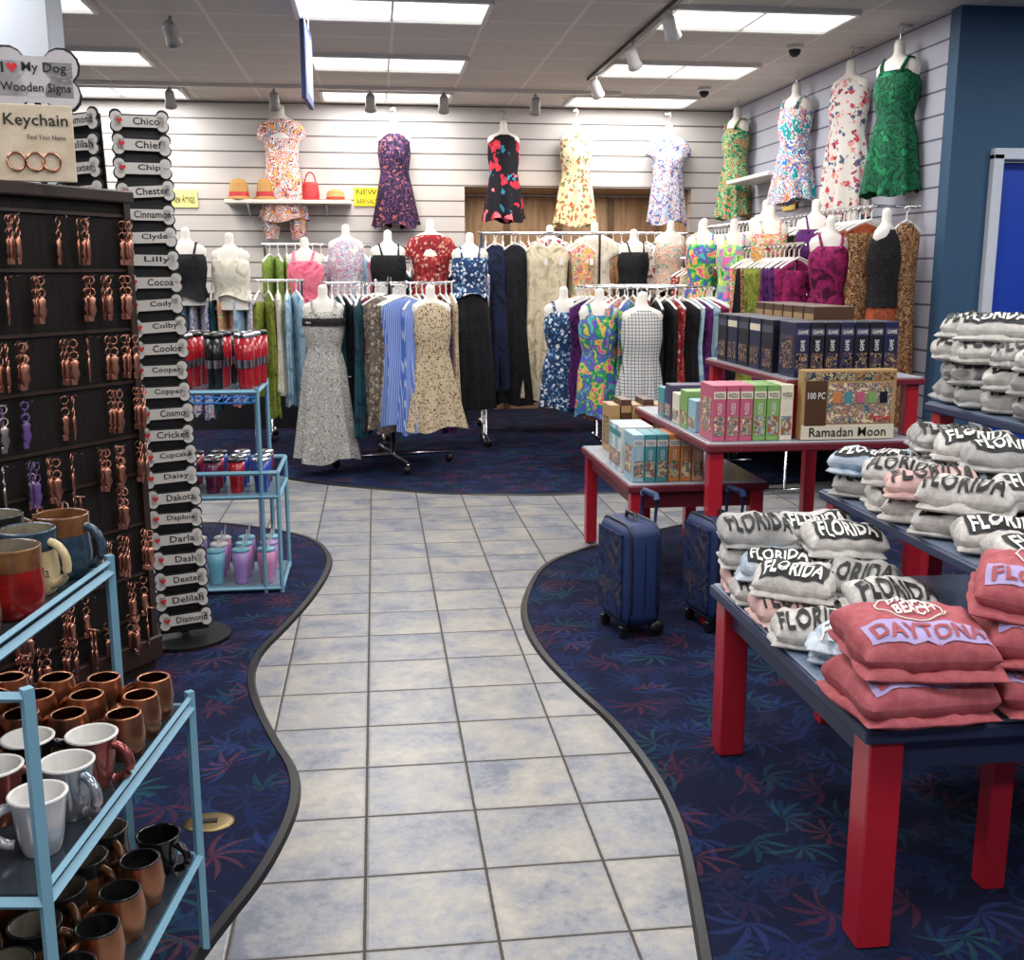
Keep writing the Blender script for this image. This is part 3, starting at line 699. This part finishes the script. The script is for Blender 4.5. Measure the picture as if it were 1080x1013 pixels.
# luggage
M_lug=solid('luggage_blue','#162c58',.55); M_lugt=solid('luggage_trim','#10182e',.4)
A_lug=pat('luggage_print','tie',['#0c1430','#16244c','#22345c','#0e1838','#4a4450','#101a3c'],9)
def luggage(x,y,rot,lean):
    mb=MB(); M=T(x,y,.012)@RZ(rot)
    w,d,h=.31,.19,.46
    mb.add(rbox(w,d,h,.055,4),M_lug,M@T(0,0,.05+h/2),True)
    mb.add(rbox(w-.07,.012,h-.08,.004),A_lug,M@T(0,-d/2-.002,.05+h/2))
    for yy in (-d/2+.03,0,d/2-.03):
        q=[]
        for i in range(32):
            a=2*pi*i/32; ex=.35
            cx_=math.copysign(abs(math.cos(a))**ex,math.cos(a))*(w/2+.001); cz_=math.copysign(abs(math.sin(a))**ex,math.sin(a))*(h/2+.001)
            q.append((cx_*.985,yy,.05+h/2+cz_*.985))
        mb.add(tube(q,.008 if yy else .005,6,True),M_lugt,M,True)
    for sx in(-1,1):
        mb.add(lathe([(0,-.015),(.032,-.015),(.036,0),(.032,.015),(0,.015)],14,False),M_black,M@T(sx*.12,.075,.036)@RY(90),True)
        mb.add(rbox(.03,.04,.05,.005),M_black,M@T(sx*.1,-.07,.025))
        mb.add(tube([(sx*.07,.08,.45),(sx*.07,.09,.60)],.008,6),M_lug,M,True)
    mb.add(tube([(-.07,.09,.6),(-.06,.092,.62),(.06,.092,.62),(.07,.09,.6)],.014,8),M_lug,M,True)
    mb.add(tube([(-.05,0,.505),(-.04,0,.535),(.04,0,.535),(.05,0,.505)],.009,6),M_black,M,True)
    mb.obj('rolling_luggage')
luggage(1.10,4.52,-78,0); luggage(1.50,4.54,-80,0)

# ---------------------------------------------------------------- folded shirts
def fmap(u,v,a,b,h,seed):
    x=a*u*math.sqrt(max(0,1-v*v*.08)); y=b*v*math.sqrt(max(0,1-u*u*.08))
    g=max(0,1-abs(u)**5.5)**.5*max(0,1-abs(v)**3.2)**.5
    wr=.018*noise.noise(Vector((x*10+seed*3.1,y*10,seed)))+.010*noise.noise(Vector((x*34+seed,y*16,seed*2)))
    cr=(v-.35-.12*math.sin(2*u+seed))/.07
    wr-=.010*math.exp(-cr*cr)
    ex=1+.10*noise.noise(Vector((u*2,v*2,seed*5.3)))
    return x*ex,y*ex,g,wr*min(1,g*1.5)
def layer(mb,mat,M,a,b,h,seed,z0=0):
    nu,nv=20,22; vs=[];fs=[]
    for sgn in (1,-1):
        o=len(vs)
        for j in range(nv+1):
            for i in range(nu+1):
                u=math.sin((2*i/nu-1)*pi/2);v=math.sin((2*j/nv-1)*pi/2)
                x,y,g,wr=fmap(u,v,a,b,h,seed)
                vs.append((x,y,z0+h/2+sgn*h/2*g*(1 if sgn>0 else .97)+(wr if sgn>0 else 0)))
        for j in range(nv):
            for i in range(nu):
                q=o+j*(nu+1)+i; f=(q,q+1,q+nu+2,q+nu+1); fs.append(f if sgn>0 else f[::-1])
    mb.add((vs,fs),mat,M,True)
def bundle(mb,mat,M,a,b,h,seed,items=(),under=2):
    layer(mb,mat,M,a,b,h,seed,0)
    for q in range(under):
        layer(mb,mat,M@T(R.uniform(-.010,.010),R.uniform(-.012,.0),0)@RZ(R.uniform(-5,5)),a*R.uniform(.97,1.05),b*R.uniform(.99,1.06),h*.36,seed+3+q,h*.34*q)
    def onto(u,phi,e):
        u=max(-.985,min(.985,u)); pr=math.radians(phi); v=-math.cos(pr); sgn=1 if phi>=0 else -1
        x,y,g,wr=fmap(u,v,a,b,h,seed); return (x,y-e*math.cos(pr),h/2+sgn*h/2*g+(wr if sgn>0 else 0)+e*math.sin(pr))
    for it in items:
        kind=it[0]
        if kind=='band':
            _,tw,p0,p1,mt=it; n=18;m=10;vs=[];fs=[]
            for j in range(m+1):
                for i in range(n+1): vs.append(onto((i/n*2-1)*tw,p0+(p1-p0)*j/m,.0035))
            for j in range(m):
                for i in range(n): q=j*(n+1)+i; fs.append((q,q+1,q+n+2,q+n+1))
            mb.add((vs,fs),mt,M,True)
        elif kind=='text':
            _,s_,tw,p0,p1,mt=it; tv,tf,_x=textmesh(s_,.03,7)
            mb.add(([onto(v[0]*2*tw,p0+(p1-p0)*(v[1]+.5),.0068) for v in tv],tf),mt,M)
        elif kind=='ring':
            _,ru,rp,cu_,cp,mt,rr=it
            mb.add(tube([onto(cu_+ru*math.cos(2*pi*i/28),cp+rp*math.sin(2*pi*i/28),.004) for i in range(28)],rr,5,True),mt,M,True)
S_white=pat('shirt_heather','heather',['#a8a49f','#d4d1cc'],40); S_grey=pat('shirt_grey','heather',['#8d8c8c','#bcbbb8'],14); S_blue=pat('shirt_bluetie','tie',['#7890a8','#c4ccd4','#92a6ba','#ced4d8'],9); S_pink=pat('shirt_pink','heather',['#c09690','#d6bab4'],20); S_rose=pat('hoodie_rose','heather',['#98484e','#b4646a'],30); S_gt=pat('shirt_greytie','tie',['#6c6a6e','#b8b6b0','#868484','#c8c6c0'],9)
M_lav=solid('lavender_ink','#a494c0',.7); M_rosei=solid('rose_ink','#9c4850',.7)
def fl(mb,M,i,a=.12,b=.095,h=.088):
    m=[S_white,S_white,S_grey,S_white,S_pink,S_blue,S_white,S_gt][i%8]
    kind=R.random()
    if kind<.4: its=[('band',.82,28,102,M_text),('text','FLORIDA',.74,38,92,M_wtext)]
    elif kind<.7: its=[('text','FLORIDA',.86,22,74,M_text),('text','ORLANDO',.84,88,122,M_text)]
    else: its=[('text','FLORIDA',.88,24,100,M_text)]
    bundle(mb,m,M,a,b,h,i*1.37+R.random(),its,1)
LH=.076
mb=MB()
seqS=[0,5,1,4,6,3,2,0,5,0,7,1,4,3,2,6,5,0,1]
i=0
for row,(y,n0,n1) in enumerate(((2.72,1,2),(2.90,2,2),(3.08,2,3),(3.23,3,3))):
    for col,x in enumerate((1.205,1.41)):
        for lay in range((n0,n1)[col]):
            fl(mb,T(x+R.uniform(-.018,.018),y+R.uniform(-.016,.016),.582+lay*LH)@RX(R.uniform(-3,4) if lay else 0)@RZ(-24+R.uniform(-18,18)),seqS[i%len(seqS)],.118,.092,.09); i+=1
bundle(mb,S_blue,T(1.24,2.54,.582)@RZ(-35),.12,.085,.10,9.1,[('text','FLORIDA',.8,25,85,M_wtext)]); bundle(mb,S_blue,T(1.42,2.56,.582)@RZ(-25),.12,.09,.13,5.1,[('text','FLORIDA',.8,25,85,M_wtext)])
mb.obj('folded_shirts')
mb=MB(); i=0
for row,(y,n0,n1) in enumerate(((2.45,1,2),(2.62,1,2),(2.79,2,2),(2.96,2,3),(3.13,2,3),(3.32,2,3))):
    for col,x in enumerate((1.65,1.88)):
        for lay in range((n0,n1)[col]):
            fl(mb,T(x+R.uniform(-.018,.018),y+R.uniform(-.015,.015),.854+lay*LH)@RX(R.uniform(-3,4) if lay else 0)@RZ(-26+R.uniform(-18,18)),[1,0,4,6,2,5,0,3,7,1,6,4,3,5,2,1][i%16],.13,.096,.09); i+=1
mb.obj('folded_shirts')
mb=MB(); i=0
for row,y in enumerate((2.62,2.80,2.98,3.16,3.34,3.52,3.66)):
    for col,x in enumerate((2.16,2.42)):
        for lay in range(3 if row in (3,4) else 4):
            fl(mb,T(x+R.uniform(-.02,.02),y+R.uniform(-.015,.015),1.124+lay*LH)@RZ(-28+R.uniform(-18,18)),[7,2,0,0,2,7,1,6][i%8],.135,.096,.09); i+=1
mb.obj('folded_shirts')
mb=MB()
def hood(M,sd,txt='DAYTONA'):
    its=[('ring',.50,30,0,104,M_wtext,.0022),('text','VIBES',.30,108,126,M_wtext),('text','BEACH',.28,86,102,M_wtext)]
    its+=[('band',.88,32,70,M_lav),('text',txt,.80,39,64,M_rosei)]
    bundle(mb,S_rose,M,.162,.14,.122,sd,its,1)
hood(T(1.225,2.25,.582)@RZ(2),2); hood(T(1.235,2.27,.692)@RX(4)@RZ(-6),3)
hood(T(1.57,2.24,.582)@RZ(-10),4); hood(T(1.58,2.26,.69)@RZ(-22),5); hood(T(1.57,2.28,.797)@RX(8)@RZ(-34),7,'FLORIDA')
mb.obj('folded_hoodies')

# ---------------------------------------------------------------- key chain display
M_kp=pat('pegboard','check',['#17120f','#0d0a09'],55); M_kw=solid('display_wood','#2a1a13',.45)
ax,ay=-.92,4.30; dx,dy=-.547,-.838; W=.75
MK=Matrix(((dx,.838*-1,0,ax),(dy,.547,0,ay),(0,0,1,0),(0,0,0,1)))
mb=MB()
mb.add(rbox(W,.40,1.72,.004),M_kp,MK@T(W/2,.205,1.0))
mb.add(rbox(W+.04,.46,.045,.006),M_kw,MK@T(W/2,.205,1.87)); mb.add(rbox(W+.04,.46,.1,.006),M_kw,MK@T(W/2,.205,.1))
mb.add(rbox(W,.40,.05),M_kw,MK@T(W/2,.205,.034))
mb.add(rbox(.03,.03,1.72),M_kw,MK@T(.012,.0,1.0))
for z in [1.80,1.60,1.38,1.18,.97,.82,.62,.42,.25]:
    mb.add(rbox(W-.05,.006,.012),M_kw,MK@T(W/2,-.002,z))
ringv=tube([(.014*math.cos(2*pi*i/10),0,.014*math.sin(2*pi*i/10)) for i in range(10)],.0028,4,True)
charm=loft([(.03,.006,.004,0),(.02,.016,.006,0),(0,.011,.006,0),(-.02,.017,.006,0),(-.045,.007,.004,0)],8)
M_pk=solid('charm_silver','#b8a8a4',.35,1); M_vio=solid('charm_violet','#5a4078',.4)
for zi,z in enumerate([1.78,1.58,1.36,1.16,.95,.79,.6,.41,.28]):
    for si in range(7):
        if R.random()<.18: continue
        sx=.05+si*.1+R.uniform(-.015,.015)
        mb.add(tube([(sx,0,z),(sx,-.07,z+.004)],.003,4),M_chrome,MK)
        for c in range(R.choice((1,2,3,3))):
            yy=-.02-.018*c; jj=R.uniform(-.012,.012)
            mt=M_rose if R.random()<.92 else M_pk
            if si>4 and zi in (3,4): mt=R.choice((M_vio,M_pk))
            Mx=MK@T(sx+jj,yy,z)@RZ(R.uniform(-50,50))
            mb.add(ringv,mt,Mx@T(0,0,-.014),True); mb.add(tube([(0,0,-.028),(0,0,-.045)],.003,4),mt,Mx)
            mb.add(ringv,mt,Mx@T(0,0,-.056),True)
            mb.add(charm,mt,Mx@T(0,0,-.10),True)
            mb.add(rbox(.02,.005,.022,.002),mt,Mx@T(.005,0,-.15))
mb.obj('keychain_display_rack')
def bonepts(mb,M,w,h,mat,th,y):
    mb.add(rbox(w*.86,th,h*.62),mat,M@T(0,y,0))
    for sx in(-1,1):
        for sz in(-1,1): mb.add(lathe([(h*.3,-th/2),(h*.3,th/2)],14),mat,M@T(sx*(w/2-h*.3),y,sz*h*.24)@RX(90))
heart=[(0,-.02),(.02,.004),(.018,.016),(.009,.019),(0,.01),(-.009,.019),(-.018,.016),(-.02,.004)]
mb=MB(); MS=T(-1.125,4.0,2.235)@RZ(10)
bonepts(mb,MS,.29,.2,M_text,.01,0); bonepts(mb,MS,.275,.185,solid('sign_marble','#b4b0b4',.5,var=.2),.006,-.008)
mb.add(rbox(.2,.006,.15),_mc['sign_marble'],MS@T(0,-.0075,0))
text(mb,'I',M_text,MS@T(-.10,-.013,.035)@FRONT,.008,.034); text(mb,'My Dog',M_text,MS@T(.03,-.013,.035)@FRONT,.14,.04,.01)
text(mb,'Wooden Signs',M_text,MS@T(0,-.013,-.03)@FRONT,.22,.038,.01)
mb.add(poly_extrude([(a*.8,b*.8) for a,b in heart],0,.002),M_redink,MS@T(-.07,-.012,.035)@FRONT)
mb.add(rbox(.02,.012,.30),M_text,MS@T(0,.014,-.19))
mb.obj('wooden_bone_sign')
mb=MB(); MC=T(-1.125,3.93,2.02)@RZ(10); cm=pat('card_cream','heather',['#b8a890','#cfc2ac'],12)
mb.add(rbox(.25,.012,.25,.003),cm,MC); text(mb,'Keychain',M_text,MC@T(0.01,-.009,.07)@FRONT,.2,.05,.01); text(mb,'Find Your Name',M_text,MC@T(.04,-.009,.02)@FRONT,.12,.016)
for sx in (-.06,0,.05): mb.add(tube([(sx+.028*math.cos(2*pi*i/14),-.01,-.06+.03*math.sin(2*pi*i/14)) for i in range(14)],.004,5,True),M_rose,MC,True)
mb.obj('keychain_card_sign').location.z=1.895
names=['Chico','Chief','Chip','Chester','Cinnamon','Clyde','Lilly','Cocoa','Cody','Colby','Cookie','Cooper','Copper','Cosmo','Cricket','Cupcake','Daisy','Dakota','Daphne','Darla','Dash','Dexter','Delilah','Diamond']
mb=MB(); Mt=T(-.85,4.58,0.01)@RY(-1.6)@RZ(14)
mb.add(rbox(.035,.035,2.2),M_black,Mt@T(0,.08,1.1)); mb.add(lathe([(.20,0),(.20,.015),(.05,.03)],24),M_black,T(-.87,4.66,.009))
mb.add(rbox(.20,.01,2.15),M_black,Mt@T(0,.03,1.12))
Mt2=Mt@T(-.24,.02,0)@RZ(-38)
mb.add(rbox(.20,.01,2.15),M_black,Mt2@T(0,.03,1.12))
M_sgn=solid('sign_white','#c9c4be',.5)
for cI,(MM,nm) in enumerate(((Mt,names),(Mt2,names[::-1]))):
    for i,nme in enumerate(nm):
        z=2.17-i*.0895; Q=MM@T(R.uniform(-.006,.006),R.uniform(-.004,0),z)@RY(R.uniform(-2.5,2.5))
        bonepts(mb,Q,.225,.084,M_text,.008,.0); bonepts(mb,Q@T(0,0,-.002),.215,.07,M_sgn,.006,-.007)
        text(mb,nme,M_text,Q@T(.025,-.0115,0)@FRONT,.03+.014*len(nme),.028,.012)
        mb.add(poly_extrude([(a*.55,b*.55) for a,b in heart],0,.002),M_redink,Q@T(-.075,-.0105,0)@FRONT)
mb.obj('name_sign_spinner')

# ---------------------------------------------------------------- tumbler shelf
def frame(mb,M,x0,x1,y0,y1,z,r=.012):
    for a,b in (((x0,y0),(x1,y0)),((x1,y0),(x1,y1)),((x1,y1),(x0,y1)),((x0,y1),(x0,y0))):
        mb.add(tube([(a[0],a[1],z),(b[0],b[1],z)],r,4),M_blueframe,M)
def wires(mb,x0,x1,y0,y1,z,n=10,mat=None):
    for i in range(1,n):
        x=x0+(x1-x0)*i/n; mb.add(tube([(x,y0,z),(x,y1,z)],.0035,4),mat or M_blueframe)
    for i in range(1,4):
        y=y0+(y1-y0)*i/4; mb.add(tube([(x0,y,z-.004),(x1,y,z-.004)],.0035,4),mat or M_blueframe)
M_glass=solid('shelf_glass','#6f8894',.15)
mb=MB(); I=None
x0,x1=-1.28,-.58; xx=-.50
for (za,X1) in ((1.02,x1),(.50,xx),(.03,xx)):
    frame(mb,I,x0,X1,5.30,5.78,za)
    wires(mb,x0,X1,5.30,5.78,za,14)
    mb.add(rbox(X1-x0-.02,.46,.006),M_glass,T((x0+X1)/2,5.54,za+.008))
for x,z in ((x0,1.04),(x1,1.04),(xx,.62)):
    for y in (5.30,5.78): mb.add(tube([(x,y,.008),(x,y,z)],.011,4),M_blueframe)
frame(mb,I,x0,xx,5.30,5.78,.62)
mb.obj('display_shelf')
def tumbler(mb,M,h,r,m1,mlid,straw=False):
    mb.add(lathe([(r*.72,0),(r*.75,.005),(r*.8,h*.35),(r,h*.55),(r,h*.92)],16),m1,M,True)
    mb.add(lathe([(r*1.04,h*.92),(r*1.04,h*.97),(r*.9,h)],16),mlid,M,True)
    if straw: mb.add(tube([(.01,0,h),(.018,0,h*1.35)],.004,5),M_wtext,M)
cR=solid('tumbler_red','#a81826',.25,coat=.5);cB=solid('tumbler_blue','#1e3f9a',.25,coat=.5);cK=solid('tumbler_black','#151518',.25);cP=solid('tumbler_plum','#5c1a3c',.25);cLP=solid('cup_lilac','#a88ac8',.3);cPk=solid('cup_pink','#cf8ab0',.3);cT=solid('cup_teal','#6fb0c4',.3);cS=solid('steel','#c0c0c4',.2,1)
mb=MB()
for i in range(3):
    for j in range(3): 
        c=[cR,cK,cR][i] if j!=1 else cR
        M=T(-.93+i*.145+j*.02,5.38+j*.13,1.032); tumbler(mb,M,.27,.048,c,R.choice((cK,cS)))
        mb.add(lathe([(.0445,.10),(.0475,.14)],16,False),cS,M,True)
mb.obj('tumblers')
mb=MB()
for i in range(5):
    for j in range(3): tumbler(mb,T(-1.06+i*.118,5.38+j*.13,.512),.17,.042,[cP,cB,cP,cR,cB,cB][(i+j)%6],R.choice((cS,cK)))
mb.obj('tumblers')
mb=MB()
for i in range(5):
    for j in range(3): tumbler(mb,T(-1.08+i*.125,5.38+j*.13,.042),.18,.044,[cLP,cPk,cT,cLP,cPk][(i+j)%5],R.choice((cT,cLP,M_white)),True)
mb.obj('plastic_cups')
mb=MB(); cbk=solid('basket_blue','#1f6fc0',.35)
for z in (.0,.06,.12):
    mb.add(tube([(-.2,-.13,z),(.2,-.13,z),(.2,.13,z),(-.2,.13,z)],.006,4,True),cbk,T(-.87,6.0,.9))
for i in range(9):
    for yy in(-.13,.13): mb.add(tube([(-.2+i*.05,yy,0),(-.2+i*.05,yy,.12)],.004,4),cbk,T(-.87,6.0,.9))
    mb.add(tube([(-.2+i*.05,-.13,0),(-.2+i*.05,.13,0)],.004,4),cbk,T(-.87,6.0,.9))
for sx in (-.2,.2): mb.add(tube([(sx,0,-.89),(sx,0,.12)],.008,5),M_chrome,T(-.87,6.0,.9)); mb.add(tube([(sx,-.15,-.885),(sx,.15,-.885)],.008,5),M_chrome,T(-.87,6.0,.9))
mb.obj('wire_basket_stand')

# ---------------------------------------------------------------- mug rack
MR=RZ(-7.2)
mb=MB()
def bar(a,b,r=.011,mat=None): mb.add(tube([a,b],r,4),mat or M_blueframe,MR)
UX,LX,BX=-.895,-.735,-1.45; Y0,Y1=1.53,2.30
M_smoke=solid('smoked_glass','#2a3138',.15)
for z,X in ((.94,UX),(.62,LX),(.25,LX)):
    bar((BX,Y0,z),(X,Y0,z));bar((X,Y0,z),(X,Y1,z));bar((X,Y1,z),(BX,Y1,z));bar((BX,Y1,z),(BX,Y0,z))
    n=14
    for i in range(1,n): yy=Y0+(Y1-Y0)*i/n; bar((BX,yy,z),(X,yy,z),.003)
    mb.add(rbox(X-BX-.02,Y1-Y0-.02,.006),M_smoke,MR@T((X+BX)/2,(Y0+Y1)/2,z+.007))
bar((UX,Y0,.965),(UX,Y1,.965),.007);bar((LX,Y0,.645),(LX,Y1,.645),.007)
for x,y,z in ((LX,Y0,.98),(LX,Y1,.66),(UX,Y0,.98),(UX,Y1,.98),(BX,Y0,.98),(BX,Y1,.98)): bar((x,y,.008),(x,y,z),.012)
bar((LX,Y0,.965),(UX,Y0,.965),.009)
mb.obj('mug_display_rack')
def mug(mb,M,r,h,mo,mi,kind='straight',rim=None,ha=0,hm=None,rh=.78):
    if kind=='straight': pr=[(r*.85,0),(r*.95,.006),(r*.97,h*.5),(r,h*rh),(r,h)]
    elif kind=='barrel': pr=[(r*.82,0),(r*.95,h*.2),(r*1.03,h*.5),(r*.96,h*.8),(r*.88,h)]
    elif kind=='flare': pr=[(r*.62,0),(r*.70,.01),(r*.80,h*.3),(r*.90,h*.7),(r*1.02,h)]
    else: pr=[(r*.8,0),(r*.98,h*.08),(r*1.04,h*.35),(r*.97,h*.7),(r*1.0,h)]
    mb.add(lathe(pr,26,False),mo,M,True)
    rt=pr[-1][0]
    if rim:
        rz=[(p[0]+.0008,p[1]) for p in pr if p[1]>=h*.65]
        mb.add(lathe(rz,26,False),rim,M,True)
    mb.add(lathe([(rt+.0006,h-.003),(rt+.001,h),(rt-.002,h+.002),(rt-.005,h)],26,False),rim or mi,M,True)
    inner=[(p[0]-.005,max(p[1],.012)) for p in pr[::-1]]
    mb.add(lathe(inner+[(.001,.012)],26,False),mi,M,True)
    mb.add(disc(pr[0][0],20,.001),mo,M)
    q=[(r*.9+r*.72*math.sin(pi*i/10),0,h*.5-h*.33*math.cos(pi*i/10)) for i in range(11)]
    mb.add(tube(q,[.009]*11,8),hm or mo,M@RZ(ha),True)
def glaze(n,c,c2,sc=20,rough=.2,metal=0):
    k=NT(n); co=k.coord(); k.base(k.ramp(k.noise(co,sc,4,.6),[(.35,H(c)),(.65,H(c2))])); k.b.inputs['Roughness'].default_value=rough; k.b.inputs['Metallic'].default_value=metal; return k.m
g_brown=glaze('glaze_brown','#4a2e1e','#7a5434'); g_black=glaze('glaze_black','#16181c','#2c2a2a'); g_cream=glaze('glaze_cream','#b09c74','#c8b890'); g_red=glaze('glaze_red','#6a1414','#98201c'); g_blue=glaze('glaze_blue','#1c2838','#3a4f60'); g_int=glaze('glaze_inner','#6a6256','#8a8272'); g_ir=glaze('glaze_irid','#6c8494','#b0a8ac',8,.14,.6); g_wh=glaze('glaze_white','#d6d4d0','#e4e2de'); g_bk=glaze('glaze_gloss_black','#0a0a0c','#141418',10,.1)
g_sv=glaze('glaze_white_pearl','#9ab0bc','#d0c8cc',8,.15,.4)
M_pcop=glaze('copper_pink','#7a3a3a','#a8685c',8,.15,.6)
zt=.951
mb=MB()
for (x,y,mo,mi,rim,ha,kd) in ((-.955,1.97,g_red,g_int,g_brown,200,'belly'),(-.985,2.11,g_cream,g_int,g_blue,-15,'belly'),(-.97,2.245,g_blue,g_brown,g_brown,-10,'belly'),(-1.11,2.24,g_brown,g_int,g_black,60,'belly'),(-1.12,2.08,g_brown,g_int,g_black,160,'belly'),(-1.10,1.93,g_black,g_int,g_brown,100,'belly'),(-1.25,2.2,g_brown,g_int,g_blue,0,'belly'),(-1.25,2.02,g_red,g_int,g_black,0,'belly'),(-.97,1.82,g_brown,g_int,g_black,150,'belly')):
    mug(mb,MR@T(x,y,zt),.056,.135,mo,mi,kd,rim,ha)
text(mb,'Florida',M_text,MR@T(-.955,2.063,zt+.055)@RZ(28)@RX(90)@T(0,0,.004),.055,.022)
mb.obj('pottery_mugs')
zl=.631
mb=MB(); cd=solid('copper_dark','#6a4434',.35,1)
for r_ in range(4):
    for c_ in range(5):
        x=-.79-c_*.105+R.uniform(-.006,.006); y=2.23-r_*.098
        if r_==3 and c_<3: continue
        mug(mb,MR@T(x,y,zl),.04,.09,M_copper,cd,'barrel',M_copper,R.uniform(120,240))
mb.obj('copper_mugs')
mb=MB()
k_=0
for (x,y) in ((-.80,1.905),(-.915,1.89),(-.80,1.79),(-.92,1.77),(-.80,1.67),(-.92,1.65),(-1.04,1.86),(-1.04,1.74),(-1.04,1.62)):
    mug(mb,MR@T(x,y,zl),.047,.105,[M_pcop,g_bk,g_ir,M_pcop,g_sv,g_ir,g_bk,M_pcop,g_ir][k_],g_wh,'flare',None,[-10,20,-30,30,200,180,0,40,90][k_]); k_+=1
mb.obj('ceramic_mugs')
zb=.261
mb=MB()
for r_ in range(6):
    for c_ in range(5):
        x=-.80-c_*.12; y=2.22-r_*.12
        t=(r_*2+c_)%4
        if r_<1 and c_==0: mug(mb,MR@T(x,y,zb),.048,.09,g_bk,g_bk,'flare',None,-20)
        elif t in(0,2): mug(mb,MR@T(x,y,zb),.048,.1,M_copper,g_black,'barrel',None,R.uniform(90,240))
        else: mug(mb,MR@T(x,y,zb),.05,.105,g_brown,g_int,'belly',g_black,R.uniform(-50,40))
mb.obj('barrel_mugs')
mb=MB(); mb.add(lathe([(.075,0),(.075,.004),(.06,.007),(.001,.007)],24,False),solid('brass','#8a7a58',.4,1),T(-.52,2.98,.008)@Matrix.Diagonal((1,.75,1,1)),True)
mb.add(rbox(.05,.02,.003),M_black,T(-.52,2.98,.0165)); mb.obj('floor_outlet_cover')

# ---------------------------------------------------------------- camera
cam=bpy.data.cameras.new('camera'); co=bpy.data.objects.new('camera',cam); scene.collection.objects.link(co)
cam.sensor_width=36; cam.lens=36*1130/1080; cam.clip_start=.05
co.location=(0,0,1.6); co.rotation_euler=(math.radians(90-11.07),0,math.radians(-7.18))
scene.camera=co
w=bpy.data.worlds.new('world'); scene.world=w; w.use_nodes=True
w.node_tree.nodes['Background'].inputs[0].default_value=(.6,.65,.7,1); w.node_tree.nodes['Background'].inputs[1].default_value=.3
